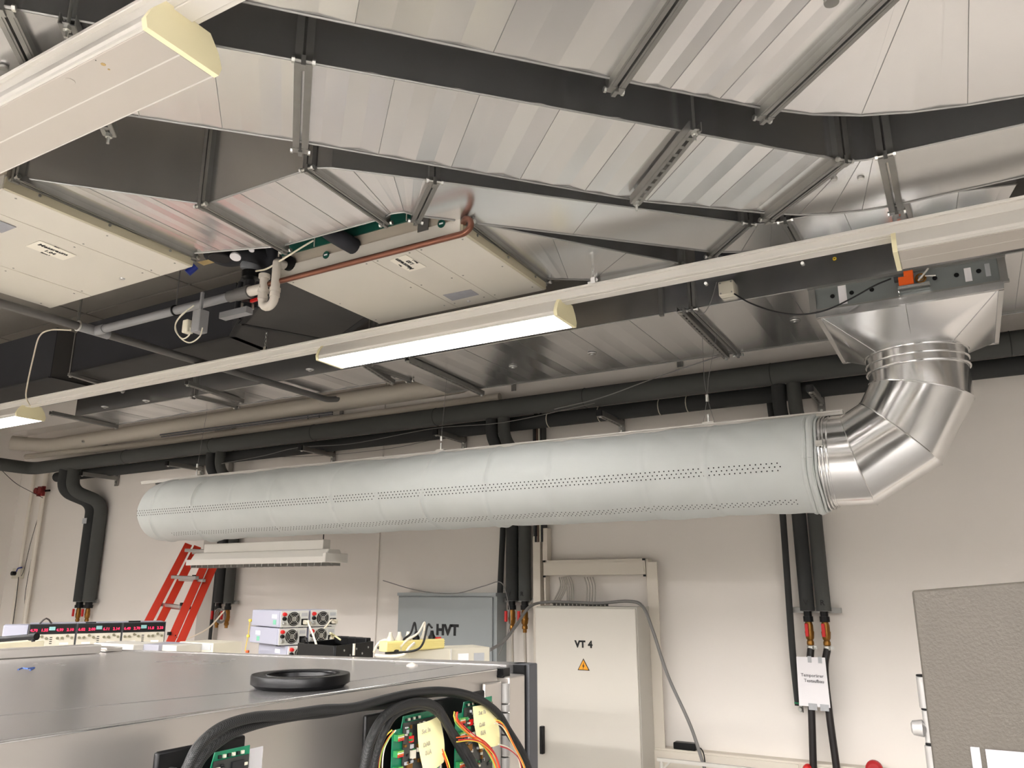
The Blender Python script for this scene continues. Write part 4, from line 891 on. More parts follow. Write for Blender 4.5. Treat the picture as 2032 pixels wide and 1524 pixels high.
for i, j in ((-.1, .95), (.62, .95), (-.1, -.97), (.7, -.97)): part('tape_strip', B().bar(cs+r_*hw*i+u_*(hh*j-.022)+V((0, -.003, 0)), cs+r_*hw*i+u_*(hh*j+.012)+V((0, -.003, 0)), .02 if j > 0 else .045, .001, up=V((0, 1, 0))), SILLAB, sg)

# ================================================================== right foreground panel
pa = P(1809, 1172, Y=1.2); pb = P(2032, 1154, Y=1.2); dX = (pb-pa); dX.normalize()
PN = thing('chamber_panel', 'textured grey beige panel standing at the right frame edge', 'panel', (pa.x+.4, 1.22, 0))
e = pa+dX*.9; part('panel_sheet', B().hexa([(pa.x, 1.2, 0), (e.x, 1.2, 0), (e.x, 1.235, 0), (pa.x, 1.235, 0)], [pa, e, e+V((0, .035, 0)), pa+V((0, .035, 0))]), TEXTURED, PN, bev=.003)
def hb_(y0, y1, m=SILVERP, dx=0, r=.008):
    c0, c1 = P(1820, y0, Y=1.25), P(1820, y1, Y=1.25); return part('hinge_barrel', B().cyl((pa.x-.003+dx, 1.25, c0.z), (pa.x-.003+dx, 1.25, c1.z), r, 14), m, PN, bev=.001)
hb_(1342, 1404); hb_(1408, 1472, r=.006); hb_(1477, 1560)
hb_(1404, 1408, BLACK, 0, .0065); hb_(1472, 1477, BLACK, 0, .0065); hb_(1338, 1342, BLACK)
k0 = P(1826, 1445, Y=1.25); part('knob', B().lathe((pa.x-.006, 1.25, k0.z), (-1, 0, 0), [(.006, 0), (.011, .004), (.009, .016), (.006, .018)], 12), SILVERP, PN)
a, b_ = P(1955, 1487, Y=1.197), P(2060, 1560, Y=1.197); part('label_sheet', B().box((a.x, 1.1975, b_.z), (b_.x, 1.199, a.z)), mat('lilac_paper', (168, 160, 165), .5), PN, 'white sheet behind clear tape')
a, b_ = P(1925, 1482, Y=1.196), P(1954, 1560, Y=1.196); part('tape_strip', B().box((a.x, 1.1965, b_.z), (b_.x, 1.1975, a.z)), CLEAR, PN)

# ================================================================== climate chamber in the foreground
zt = 1.5; c_fr = P(985, 1327, Z=zt); c_n = P(0, 1470, Z=zt); e1 = (c_fr-c_n).normalized()
nr = c_fr-e1*2.2; e2 = V((-e1.y, e1.x, 0))
sR, sL = P(1003, 1321, Z=zt), P(262, 1292, Z=zt); es = (sL-sR).normalized(); sLL = sR+es*1.55
bR, bL = P(1052, 1316, Z=zt), P(740, 1306, Z=zt); eb = (bL-bR).normalized()
CH = thing('climate_chamber', 'stainless steel climate chamber in the lower foreground with circuit boards on its side', 'test chamber', (c_fr.x-.5, 1.0, 0))
fl = nr+e2*1.6
def slab(poly, z0, z1, m, nm, bev=0, lab=None): return part(nm, B().hexa([V((p.x, p.y, z0)) for p in poly], [V((p.x, p.y, z1)) for p in poly]), m, CH, lab, bev)
ins = lerp(sR, sLL, .012)
slab([nr, c_fr, ins, sLL, fl], .05, zt-.004, STEELS, 'body')
slab([nr+e1*0, c_fr, ins, sLL, fl], zt-.004, zt, STEEL, 'top_sheet')
part('highlight_edge', B().tube([nr+V((0, 0, -.002)), c_fr+V((0, 0, -.002))], .003, 10), GALVB, CH)  # shiny edge tube put in to give the lamp highlight along the top
part('inner_fold', B().tube([P(0, 1420, Z=zt), P(690, 1353, Z=zt), P(900, 1322, Z=zt)], .0006, 4), GALVD, CH)
slab([sR+V((0, .004, 0)), bR, bR+eb*1.6, sLL+V((0, .012, 0))], .05, zt+.002, STEEL, 'rear_strip')
# door block with gasket and hinges at the far right corner
x1 = c_fr.x
part('door_block', B().box((x1-.03, 1.90, .2), (x1+.022, 1.985, zt-.022)), STEELS, CH, bev=.004)
part('door_gasket', B().box((x1-.03, 1.985, .2), (x1+.018, 2.0, zt)), BLACK, CH)
part('door_panel', B().box((x1-.03, 2.0, .2), (x1+.026, 2.05, zt+.002)), DARKG, CH, 'dark grey door panel', bev=.003)
part('notch', B().box((x1-.022, 1.895, zt-.024), (x1+.006, 1.93, zt-.002)), BLACK, CH)
part('cable_slot', B().box((x1-.01, 1.885, zt-.022), (x1+.008, 1.90, zt-.018)), BLACK, CH)
for y0, y1 in ((1356, 1395), (1398, 1412), (1415, 1456), (1459, 1500), (1503, 1560)):
    c0, c1 = P(1012, y0, Y=1.90), P(1012, y1, Y=1.90); part('hinge_barrel', B().cyl((x1+.012, 1.895, c0.z), (x1+.012, 1.895, c1.z), .0115, 14), SILVERP, CH, bev=.001)
part('hinge_plate', B().box((x1-.002, 1.80, P(985, 1352, Y=1.86).z-.3), (x1+.008, 1.885, P(985, 1352, Y=1.86).z)), STEELS, CH, bev=.004)
# scuff marks and blue pen stroke
part('pen_mark', B().tube(smooth([P(36, 1329, Z=zt+.0004), P(44, 1326, Z=zt+.0004), P(55, 1327, Z=zt+.0004), P(68, 1325, Z=zt+.0004), P(60, 1330, Z=zt+.0004)]), .0022, 5), mat('blue_ink', (24, 70, 140), .6), CH, 'blue pen stroke')
for x_, y_ in ((718, 1395), (790, 1376), (818, 1375), (578, 1470), (668, 1448)): pass
# raised rim on the left
rA, rB = P(200, 1297, Z=zt), P(0, 1309, Z=zt); er = (rB-rA).normalized()
rim = [rA, rB+er*.6, rB+er*.6+V((-.06, .0, 0)), rA+V((-.06, .0, 0))]
single('cabinet_rim', B().hexa([V((p.x, p.y, zt+.001)) for p in rim], [V((p.x, p.y, zt+.028)) for p in rim]), STEELS, 'raised metal rim at the left end of the steel chamber top', 'rim', bev=.003)
# latch on rim
a = P(190, 1290, Z=zt+.002); single('metal_latch', B().box(a+V((-.02, -.03, 0)), a+V((.10, .03, .012))), STEELS, 'low metal latch beside the raised rim', 'latch', bev=.003)
# ivory side table with light items behind the rim
# round black cap
c = P(596, 1362, Z=zt+.001)
RC = thing('port_plug', 'round black rubber port cover lying on the chamber top', 'cover', c)
cr = (P(689, 1358, Z=zt)-P(502, 1358, Z=zt)).length/2
part('disc', B().lathe(c, (0, 0, 1), [(cr*.88, 0), (cr*.9, .001), (cr, .008), (cr, .023), (cr*.985, .026), (cr*.80, .026), (cr*.76, .022), (cr*.66, .022), (cr*.64, .014), (0, .014)], 64), RUBBER, RC)
part('inner_ring', B().ring(c+V((0, 0, .024)), (0, 0, 1), cr*.70, .0025, 48, tube=6), BLACK, RC)
c = P(818, 1321, Z=zt); single('white_plug', B().lathe(c, (0, 0, 1), [(.016, 0), (.016, .003), (.008, .006), (.004, .009)], 20), PVCW, 'small cream plug on the chamber top near its back edge', 'plug')
c = P(746-20, 1300, Z=zt); 
c = P(702, 1296, Y=2.02); single('screw_peg', B().cyl((c.x, c.y, 1.5), (c.x, c.y, 1.535), .004, 8), IVORY, 'small pale peg standing by the black crate', 'peg')

# circuit boards on the side
def board(ylo, yhi, ztop, zbot, x, label, note=None, big=True):
    t = thing('circuit_board', label, 'circuit board', (x, (ylo+yhi)/2, zbot))
    part('backing_plate', B().box((x-.040, ylo-.045, zbot), (x-.030, yhi+.02, ztop+.01)), BLACK, t, 'black mounting plate', bev=.004)
    part('board', B().hexa([V((x, y_, z_)) for y_, z_ in ((ylo, zbot), (ylo, ztop-.022), (ylo+.028, ztop-.022), (ylo+.034, ztop), (yhi, ztop), (yhi, zbot))], [V((x+.0016, y_, z_)) for y_, z_ in ((ylo, zbot), (ylo, ztop-.022), (ylo+.028, ztop-.022), (ylo+.034, ztop), (yhi, ztop), (yhi, zbot))]), PCB, t, 'green circuit board')
    part('spacer', B().cyl((x-.032, ylo-.02, ztop-.02), (x-.018, ylo-.02, ztop-.02), .006, 10), ZINC, t); part('spacer', B().cyl((x-.032, yhi-.012, ztop-.012), (x, yhi-.012, ztop-.012), .004, 10), ZINC, t)
    part('cover_foil', B().box((x+.004, ylo+.030, zbot), (x+.006, yhi-.004, ztop-.012)), mat('smoked_cover', (46, 48, 46), .3, var=.5, scale=45), t, 'smoky component cover')
    z_ = ztop-.03
    for k in range(4):
        part('terminal', B().box((x+.0016, ylo+.004, z_-k*.030-.012), (x+.012, ylo+.024, z_-k*.030)), mat('terminal_green', (40, 130, 70), .5), t)
        for j, m in enumerate((GRW, WHW, ORW, REDW)): part('wire_pin', B().box((x+.012, ylo+.005, z_-k*.030-.003-j*.003), (x+.014, ylo+.023, z_-k*.030-.001-j*.003)), m, t)
    for yy, zz, m, s_ in ((.055, .045, RED, .006), (.062, .075, IVORY, .008), (.05, .10, BRASS, .009), (.075, .03, CHIP, .012)):
        if ylo+yy < yhi: part('component', B().box((x+.005, ylo+yy-s_, ztop-zz-s_), (x+.010, ylo+yy+s_, ztop-zz+s_)), m, t)
    rnd = random.Random(int(ylo*1000))
    for m in (CHIP, IVORY, BRASS, MC['terminal_green'], SILLAB):
        cl = B()
        for k in range(16):
            yy = rnd.uniform(ylo+.034, yhi-.010); zz = ztop-rnd.uniform(.018, .15); a_, c_ = rnd.uniform(.0012, .005), rnd.uniform(.0012, .004)
            cl.box((x+.006, yy-a_, zz-c_), (x+rnd.uniform(.0075, .011), yy+a_, zz+c_))
        part('small_components', cl, m, t, kind='stuff')
    for k in range(6): part('component', B().box((x+.0016, ylo+.04+k*.009, ztop-.010), (x+.005, ylo+.045+k*.009, ztop-.005)), (CHIP, IVORY)[k % 2], t)
    return t
def yz(x, y, X=-1.05): p = P(x, y, X=X); return p
b1a, b1b = yz(778, 1445), yz(872, 1425); BX = -1.05
bd1 = board(b1a.y, b1b.y+.01, yz(800, 1434).z+.012, 1.2, BX, 'green circuit board in the middle under the first sticky note')
b2a, b2b = yz(903, 1410), yz(975, 1394)
bd2 = board(b2a.y, b2b.y, yz(930, 1400).z+.01, 1.2, BX, 'right green circuit board, nearest the hinges')
b3a, b3b = yz(388, 1510), yz(494, 1488)
bd3 = board(b3a.y, b3b.y, yz(440, 1490).z, 1.2, BX, 'left green circuit board at the bottom edge, under the braided cables')
a = yz(498, 1486); b_ = yz(522, 1486); part('clear_tab', B().box((BX-.002, a.y, 1.2), (BX, b_.y, a.z)), CLEAR, bd3)
def note(l, label, lines):
    X_ = -1.035; q_ = [P(x, y, X=X_) for x, y in l]
    t = thing('sticky_note', label, 'sticky note', q_[-1]); n = 8; vs_ = []
    tl_, tr_, br_, bl_ = q_
    for i in range(n+1):
        for j in range(n+1):
            a_, c_ = i/n, j/n; p_ = lerp(lerp(tl_, tr_, c_), lerp(bl_, br_, c_), a_)
            p_.x += .010*math.sin(a_*2.6)*c_+.004*math.sin(c_*4); p_.y += -.006*math.sin(a_*math.pi)*(1-c_); vs_.append(p_)
    part('note_sheet', B().add(vs_, [(i*(n+1)+j, i*(n+1)+j+1, (i+1)*(n+1)+j+1, (i+1)*(n+1)+j) for i in range(n) for j in range(n)]), POST, t)
    r_ = (tr_-tl_); r_.x = 0; r_.normalize(); u_ = V((1, 0, 0)).cross(r_)
    for s_, sz, (px_, py_) in lines: text(s_, sz, P(px_, py_, X=X_+.015), r_, V((1,0,0)).cross(r_), PENCIL, t, bold=.0002)
note([(828, 1437), (873, 1421), (879, 1512), (842, 1536)], 'yellow sticky note on the middle circuit board', (('Set 1a', .012, (846, 1450)), ('DAB', .012, (847, 1477)), ('01A', .013, (850, 1493))))
note([(938, 1402), (978, 1393), (990, 1478), (952, 1486)], 'yellow sticky note on the right circuit board', (('Set 1b', .012, (957, 1414)), ('DAB', .012, (957, 1438)), ('01A', .013, (959, 1454))))
# braided cables
def cab(l, r, m, lab, X0=-1.03): return ctube('braided_cable', [P(x, y, X=X0 if len(k) < 1 else k[0]) for x, y, *k in l], r, m, lab, 'cable', seg=12, n=10)
cab([(355, 1560), (372, 1524), (395, 1480), (440, 1443), (500, 1424), (570, 1418), (640, 1408), (700, 1404), (760, 1388), (820, 1375), (880, 1371), (940, 1382), (985, 1412), (1010, 1450), (1040, 1500), (1060, 1560)], .0085, SLEEVE, 'upper black braided cable arching over the chamber side', -1.02)
cab([(372, 1575), (388, 1524), (412, 1490), (460, 1455), (520, 1434), (590, 1420), (650, 1414), (720, 1402), (780, 1396), (840, 1378), (900, 1376), (960, 1396), (998, 1440), (1030, 1490), (1052, 1550)], .0085, SLEEVE, 'lower black braided cable twisted along the upper one', -1.035)
cab([(715, 1575), (722, 1524), (735, 1470), (760, 1425), (795, 1402), (835, 1394), (868, 1406), (895, 1450), (930, 1500), (960, 1560)], .0095, SLEEVE, 'black braided cable arching between the middle and right boards', -1.01)
cab([(730, 1580), (740, 1524), (755, 1470), (778, 1425), (805, 1408), (845, 1402), (878, 1425), (905, 1475), (945, 1540)], .0075, SLEEVE, 'inner black braided cable of the arch between the boards', -1.015)
def wires(l, ms, lab, spread=.004, X0=-1.02):
    t = thing('wire_bundle', lab, 'wires', P(*l[-1], X=X0))
    for k, m in enumerate(ms):
        o_ = V((.003*math.sin(k*2), spread*(k-len(ms)/2)*.7, spread*math.cos(k*1.7))); part('wire', B().tube(smooth([P(x, y, X=X0)+o_*(1+.5*math.sin(i+k)) for i, (x, y) in enumerate(l)]), .0013, 5), m, t)
wires([(782, 1452), (768, 1470), (756, 1500), (750, 1560)], (YEL, GRW, REDW, ORW, WHW), 'yellow, green and red wires leaving the left side of the middle board')
wires([(905, 1415), (908, 1432), (935, 1460), (960, 1480), (980, 1510), (995, 1560)], (YEL, ORW, GRW, ORW, REDW), 'orange and yellow wires crossing below the right sticky note', X0=-1.0)
wires([(908, 1467), (935, 1466), (960, 1476), (985, 1505), (998, 1560)], (ORW, REDW, YEL), 'orange wires joining the bundle on the right board', X0=-.995)
wires([(984, 1430), (1000, 1440), (1018, 1475), (1040, 1520), (1050, 1560)], (YEL, ORW, WHW, GRW), 'yellow wires running down right of the right board', X0=-1.0)
wires([(880, 1490), (890, 1520), (897, 1560)], (ORW, YEL, ORW), 'short orange wires right of the middle sticky note')
wires([(990, 1480), (1010, 1488), (1030, 1510), (1038, 1560)], (WHW, REDW), 'white and red wire pair beside the hinges')

# ================================================================== bench with instruments
zb2 = 1.375
BN = thing('work_bench', 'pale bench top behind the steel chamber carrying the instruments', 'bench', (-3.3, 2.8, 0))
part('top', B().box((-5.6, 2.15, zb2-.04), (-1.80, 3.1, zb2)), IVORY, BN, bev=.003)
for x_ in (-5.5, -1.9):
    for y_ in (2.25, 3.0): part('leg', B().box((x_-.03, y_-.03, 0), (x_+.03, y_+.03, zb2-.04)), PVCG, BN)
# lab supplies with red digits
L0 = V((-4.3, 2.47, 0)); eP = V((.51, .86, 0)).normalized(); nP = V((eP.y, -eP.x, 0)); W_ = .218; HT = .150
def frame_m(o): M = Matrix((eP, -nP, V((0, 0, 1)))).transposed().to_4x4(); M.translation = o; return M
digits = [('4.70', '1.55', '4.99', '2.10'), ('6.02', '2.00', '6.11', '2.14'), ('6.40', '2.70', '11.8', '2.33')]
names = ('leftmost twin display laboratory supply with red digits and a lavender side', 'middle twin display laboratory supply with red digits', 'rightmost twin display laboratory supply, next to the ladder foot')
for i in range(3):
    zo = zb2-.004+.003*i; o0 = V((L0.x, L0.y, zb2))+eP*(W_+.002)*i; M = frame_m(o0)
    t = thing('power_supply', names[i], 'power supply', o0+eP*W_/2, 'laboratory supplies with red digits')
    def bx(nm, x0, x1, z0, z1, y0, y1, m, lab=None, bev=0, par=None): return part(nm, B().box((x0, y0, z0), (x1, y1, z1), M), m, par or t, lab, bev)
    bx('casing', 0, W_, 0, HT, .002, .24, LAV, None, .002)
    bx('frame', 0, W_, 0, HT+.001, -.004, .004, DARKG)
    fp = bx('front_panel', .004, W_-.004, .038, .098, -.007, -.003, mat('beige_front', (198, 192, 176), .5))
    dp = bx('display_strip', .004, W_-.004, .100, HT-.002, -.008, -.003, BLACK, 'black display strip')
    bx('lower_panel', .004, W_-.004, .004, .036, -.007, -.003, mat('beige_low', (176, 170, 158), .5))
    for j, s_ in enumerate(digits[i]):
        xx = (.024, .072, .142, .190)[j]; c = M @ V((xx, -.0085, .119)); text(s_, .019, c, eP, (0, 0, 1), LED, dp, 'digit_readout', bold=.0001, ext=.0003)
    for h_ in (0, .118):
        for xx in (.016, .038, .062, .084):
            c = M @ V((xx+h_, -.007, .078 if xx != .062 else .088)); part('knob', B().lathe(c, nP, [(.007, 0), (.006, .010)], 10), mat('knob_grey', (120, 116, 92), .5), fp)
        bx('nameplate', .03+h_, .07+h_, .045, .055, -.0078, -.007, PAPER, par=fp)
    for k in range(4): bx('vent_slot', .100, .112, .05+.010*k, .054+.010*k, -.008, -.007, BLACK, par=fp)
    bx('sticker', .092, .120, .118, .136, -.0086, -.008, mat('teal_sticker', (130, 180, 180), .6), par=dp)
    for k, (xx, m) in enumerate(((.02, BLACK), (.045, ALU), (.06, ALU), (.085, PAPER), (.14, BLACK), (.16, ALU), (.19, RED))):
        c = M @ V((xx, -.007, .018)); part('terminal_post', B().lathe(c, nP, [(.006, 0), (.006, .012), (.004, .014)], 8), m, t)
    if i == 0:
        part('carry_handle', B().tube([M @ V(p_) for p_ in ((.045, .05, HT), (.06, .05, HT+.020), (.072, .05, HT+.027), (.085, .05, HT+.020), (.10, .05, HT))], .005, 6), mat('handle_brown', (60, 52, 48), .5), t)
    elif i == 1: part('carry_handle', B().box((.04, .03, HT), (.09, .05, HT+.005), M), BLACK, t)
    else: part('carry_handle', B().box((.03, .03, HT), (.09, .05, HT+.008), M), BLACK, t)
# neighbour lavender casing at the left
M = frame_m(V((L0.x, L0.y, zb2))); single('grey_case', B().box((-.115, .01, 0), (-.004, .20, HT-.004), M), LAV, 'blue grey instrument case left of the laboratory supplies', 'case', bev=.003)
# tripod arm, papers on the left
single('tripod_arm', B().cyl(P(-40, 1272, Y=1.5), P(60, 1264, Y=1.55), .009, 12).cyl(P(60, 1264, Y=1.55), P(73, 1263, Y=1.555), .012, 12).cyl(P(66, 1264, Y=1.55), P(66, 1273, Y=1.55), .006, 8), BLACK, 'black tripod arm reaching in from the left edge', 'tripod')
zi = 1.53
single('ivory_cover', B().box((-4.1, 1.25, zt-.04), (-3.02, 1.80, zi-.012)), mat('cream_cover', (226, 218, 190), .5), 'cream machine cover behind the raised rim at the left edge', 'cover', bev=.004)
for i, (x0_, x1_, y0_, m, Y_, lab) in enumerate(((186, 266, 1275, CABS, 2.25, 'grey box under the middle laboratory supply'), (266, 316, 1277, mat('bluegrey', (150, 150, 160), .5), 2.3, 'blue grey box between two pale boxes'), (316, 352, 1279, CABS, 2.32, 'small pale box left of the long beige box'), (356, 425, 1273, IVORY, 2.45, 'long beige instrument with a label, behind the chamber'))):
    a, b_ = P(x0_, y0_, Y=Y_), P(x1_, y0_, Y=Y_); o_ = single('instrument_box', B().box((a.x, Y_, zb2), (b_.x-.004, Y_+.16, a.z)), m, lab, 'instrument', bev=.003)
    if i == 3: c = lerp(a, b_, .72); part('label', B().box((c.x-.04, -0.002+Y_, c.z-.035), (c.x+.045, Y_-.001, c.z-.012)), SILLAB, o_)
# stack of supplies seen from behind
def rack(o0, lab, ang, stick, W2=.135, D2=.30, H2=.083, plug='white', stickx=.5):
    u = V((math.cos(ang), math.sin(ang), 0)); v = V((-u.y, u.x, 0)); M = Matrix((u, v, V((0, 0, 1)))).transposed().to_4x4(); M.translation = o0
    t = thing('bench_supply', lab, 'power supply', o0, 'stacked supplies seen from behind')
    part('casing', B().box((0, 0, .004), (W2, D2, H2), M), LAV, t, bev=.002)
    bk = part('back_panel', B().box((0, -.003, .004), (W2, 0, H2), M), SUPB, t)
    part('side_panel', B().box((-.002, .012, .008), (0, D2-.004, H2-.004), M), LAV, t)
    part('side_sticker', B().box((-.003, D2*stickx, H2*.55), (-.002, D2*stickx+.05, H2*.78), M), PAPER, t)
    part('side_mark', B().box((-.003, D2*stickx+.005, H2*.2), (-.002, D2*stickx+.035, H2*.46), M), mat('mint', (120, 190, 160), .6), t)
    for fx in (.016, W2-.02): part('foot', B().box((fx-.008, .02, -.001), (fx+.008, .04, .004), M), BLACK, t)
    cF = M @ V((W2*.46, -.003, H2*.52)); nF = -v
    part('fan_opening', B().lathe(cF, nF, [(.031, 0), (.031, .0015)], 28), BLACK, bk)
    g_ = B()
    for rr in (.011, .018, .026): g_.ring(cF+nF*.004, nF, rr, .0013, 24, tube=5)
    for k in range(4):
        a_ = math.pi/4+k*math.pi/2; dd = u*math.cos(a_)+V((0, 0, 1))*math.sin(a_); g_.tube([cF+nF*.004+dd*.008, cF+nF*.004+dd*.036], .002, 5)
    part('fan_grille', g_, ALU, bk); part('fan_hub', B().lathe(cF, nF, [(.011, 0), (.010, .004)], 16), ALU, bk)
    for zz, m in ((.066, RED), (.045, BLACK), (.022, ALU)):
        c = M @ V((.014, -.003, zz*H2/.083)); part('terminal_post', B().lathe(c, nF, [(.009, 0), (.009, .008), (.007, .009), (.007, .016)], 10), m, bk)
    c = M @ V((W2*.80, -.003, H2*.35)); part('power_inlet', B().box((W2*.74, -.008, H2*.16), (W2*.96, -.003, H2*.52), M), BLACK, bk)
    part('rating_text', B().box((W2*.74, -.004, H2*.66), (W2*.96, -.003, H2*.86), M), SILLAB, bk)
    if plug: part('plug', B().box((W2*.77, -.035, H2*.2), (W2*.94, -.008, H2*.45), M), IVORY if plug == 'white' else BLACK, t, plug+' power plug', bev=.004)
    return M @ V((W2*.83, -.035, H2*.33))
ang = math.radians(71)
uS = V((math.cos(ang), math.sin(ang), 0)); S0 = P(553, 1290, Y=2.72); H2 = (P(553, 1212, Y=2.72).z-zb2)/3
ends = []
for r in range(3):
    rw = ('bottom', 'middle', 'top')[r]; S = V((S0.x-.006*(2-r)+(.04 if r == 0 else 0), 2.72+(.03 if r == 0 else 0), zb2+H2*r))
    ends.append(rack(S, rw+' supply of the left stack, its back with a fan', ang, 0, H2=H2, D2=.31, plug=('', 'black', 'white')[r], stickx=(.25, .62, .12)[r]))
    ends.append(rack(S+uS*.147-V((0, 0, 0)), rw+' supply of the right stack beside the wall', ang, 0, H2=H2, D2=.20, plug='white' if r else ''))
ctube('mains_cable', [ends[4], ends[4]+V((.04, -.02, .0)), P(612, 1236, Y=2.5), P(622, 1262, Y=2.45), P(630, 1286, Y=2.42)], .004, WHW, 'cream power cord from the top left supply into the black crate', 'cable')
ctube('mains_cable', [ends[2], ends[2]+V((.03, -.02, .0)), P(606, 1266, Y=2.5), P(614, 1282, Y=2.45)], .004, BLKW, 'black power cord from the middle left supply', 'cable')
ctube('mains_cable', [ends[3], P(655, 1256, Y=2.6), P(665, 1262, Y=2.6), P(676, 1270, Y=2.6)], .0035, mat('cream_cord', (230, 220, 170), .5), 'cream cord from the middle right supply to the crate', 'cable')
ctube('mains_cable', [ends[5], P(658, 1230, Y=2.6), P(650, 1240, Y=2.62), P(644, 1246, Y=2.64)], .0035, WHW, 'short cream cord curling from the top right supply', 'cable')
ctube('yellow_wire', [P(496, 1231, Y=2.9), P(494, 1248, Y=2.9), P(492, 1262, Y=2.9), P(486, 1292, Y=2.9)], .002, YEL, 'yellow plugged wire left of the stacked supplies', 'wire')
for x_, y_, m in ((497, 1231, YEL), (493, 1262, YEL), (491, 1293, ORW)): 
    c = P(x_, y_, Y=2.88); single('banana_plug', B().box(c-V((.008, .005, .006)), c+V((.008, .005, .006))), m, {1231: 'top yellow plug on the left stack', 1262: 'lower yellow plug on the left stack', 1293: 'orange plug at the foot of the left stack'}[y_], 'plug', bev=.001)
# black crate
k0, k1, k2, k3 = P(594, 1299, Z=zb2), None, None, None
cA = P(592, 1283, Y=2.40); cB = P(665, 1285, Y=2.34); cC = P(740, 1272, Y=2.62); cDd = cA+(cC-cB)
CR = thing('plastic_crate', 'black open plastic crate beside the stacked supplies', 'crate', (cB.x, cB.y, zb2))
cz1 = cB.z+.006
def wallp(a, b, nm='crate_wall'): return part(nm, B().bar(V((a.x, a.y, (zb2+cz1)/2)), V((b.x, b.y, (zb2+cz1)/2)), .008, cz1-zb2), BLACK, CR, bev=.002)
for a, b in ((cA, cB), (cB, cC), (cC, cDd), (cDd, cA)): wallp(a, b)
part('crate_floor', B().hexa([V((p.x, p.y, zb2+.001)) for p in (cA, cB, cC, cDd)], [V((p.x, p.y, zb2+.008)) for p in (cA, cB, cC, cDd)]), BLACK, CR)
part('divider', B().bar(V((*lerp(cA, cDd, .5)[:2], zb2+.04)), V((*lerp(cB, cC, .5)[:2], zb2+.04)), .006, .07), BLACK, CR)
for k in range(4):
    c = lerp(cDd, cC, .15+.2*k); part('grip_block', B().box((c.x-.03, c.y-.02, cz1-.02), (c.x+.03, c.y+.01, cz1+.012)), BLACK, CR, bev=.003)
for k in range(5):
    c = lerp(cB, cC, .2+.16*k); nn = (cC-cB).cross(V((0, 0, 1))).normalized(); part('rivet', B().cyl(V((c.x, c.y, cz1-.02-.02*(k % 2)))+nn*.004, V((c.x, c.y, cz1-.02-.02*(k % 2)))+nn*.0065, .004, 8), ALU, CR)
# power strip and ivory boxes
a = P(815, 1289, Y=2.50); b_ = P(975, 1283, Y=2.72); zb3 = a.z
bx_ = thing('ivory_case', 'ivory instrument case with two printed labels under the power strip', 'instrument', (a.x, 2.7, zb2))
pa_, pb_ = P(812, 1292, Y=2.5), P(972, 1292, Y=2.78); z_ = P(972, 1284, Y=2.78).z
d_ = (pb_-pa_); d_.z = 0; n_ = V((-d_.y, d_.x, 0)).normalized()
part('casing', B().hexa([V((q.x, q.y, zb2)) for q in (pa_, pb_, pb_+n_*.16, pa_+n_*.16)], [V((q.x, q.y, z_)) for q in (pa_, pb_, pb_+n_*.16, pa_+n_*.16)]), IVORY, bx_, bev=.003)
for f_ in (.66, .86): 
    c = lerp(pa_, pb_, f_); dd = d_.normalized(); part('rating_label', B().bar(V((c.x, c.y, z_-.035))-dd*.022-n_*.001, V((c.x, c.y, z_-.035))+dd*.022-n_*.001, .001, .03), SILLAB if f_ > .7 else PAPER, bx_)
part('corner_edge', B().bar(V((*lerp(pa_, pb_, .5)[:2], z_-.05))-n_*.003, V((*lerp(pa_, pb_, .5)[:2], z_))-n_*.003, .012, .004, up=d_.normalized()), LACQ, bx_)
sa, sb = P(812, 1288, Y=2.46), P(882, 1278, Y=2.62); sd = (sb-sa); sd.z = 0; sn = V((-sd.y, sd.x, 0)).normalized(); zs = z_+.001; sh = .036
PS = thing('power_strip', 'cream ribbed power strip with plugged cords lying on the ivory case', 'power strip', V((sa.x, sa.y, zs)))
sl = sd.normalized(); s0_ = sa-sl*.10
part('housing', B().hexa([V((q.x, q.y, zs)) for q in (s0_, sb, sb+sn*.05, s0_+sn*.05)], [V((q.x, q.y, zs+sh)) for q in (s0_, sb, sb+sn*.05, s0_+sn*.05)]), STRIPY, PS, bev=.003)
for k in range(4): part('rib', B().bar(V((s0_.x, s0_.y, zs+.007+.007*k))-sn*.001, V((sb.x, sb.y, zs+.007+.007*k))-sn*.001, .003, .0025), STRIPY, PS)
L_ = (V((sb.x, sb.y, 0))-V((s0_.x, s0_.y, 0))).length
tops = []
for k, (f_, m) in enumerate(((.12, IVORY), (.27, IVORY), (.42, IVORY), (.56, BLACK), (.70, IVORY), (.84, BLACK))):
    c = V((s0_.x, s0_.y, zs+sh))+sl*L_*f_+sn*.025; part('plug', B().lathe(c, (0, 0, 1), [(.014, 0), (.014, .008), (.009, .016), (.006, .03)], 10), m, PS, None); tops.append(c+V((0, 0, .03)))
part('switch', B().box(V((sb.x, sb.y, zs+sh))-sl*.03+sn*.01, V((sb.x, sb.y, zs+sh+.005))-sl*.005+sn*.03), RED, PS)
ctube('mains_cable', [tops[4], tops[4]+V((0, 0, .03)), P(830, 1256, Y=2.5), P(808, 1270, Y=2.45), P(795, 1284, Y=2.42)], .004, WHW, 'white cord arching over the power strip', 'cable')
ctube('mains_cable', [tops[3], tops[3]+V((-.01, 0, .03)), P(815, 1257, Y=2.48), P(802, 1268, Y=2.45), P(795, 1282, Y=2.44)], .004, BLKW, 'black cord arching over the power strip', 'cable')
ctube('mains_cable', [tops[5]+V((0, 0, .01)), tops[5]+V((-.02, 0, .02)), P(840, 1275, Y=2.42), P(825, 1290, Y=2.40), P(790, 1295, Y=2.40), P(765, 1296, Y=2.4)], .004, BLKW, 'black cord slung in front of the power strip', 'cable')
ctube('mains_cable', [P(745, 1300, Y=2.4), P(770, 1302, Y=2.4), P(800, 1299, Y=2.4), P(812, 1285, Y=2.42), P(822, 1276, Y=2.45)], .005, WHW, 'white cord lying left of the power strip', 'cable')
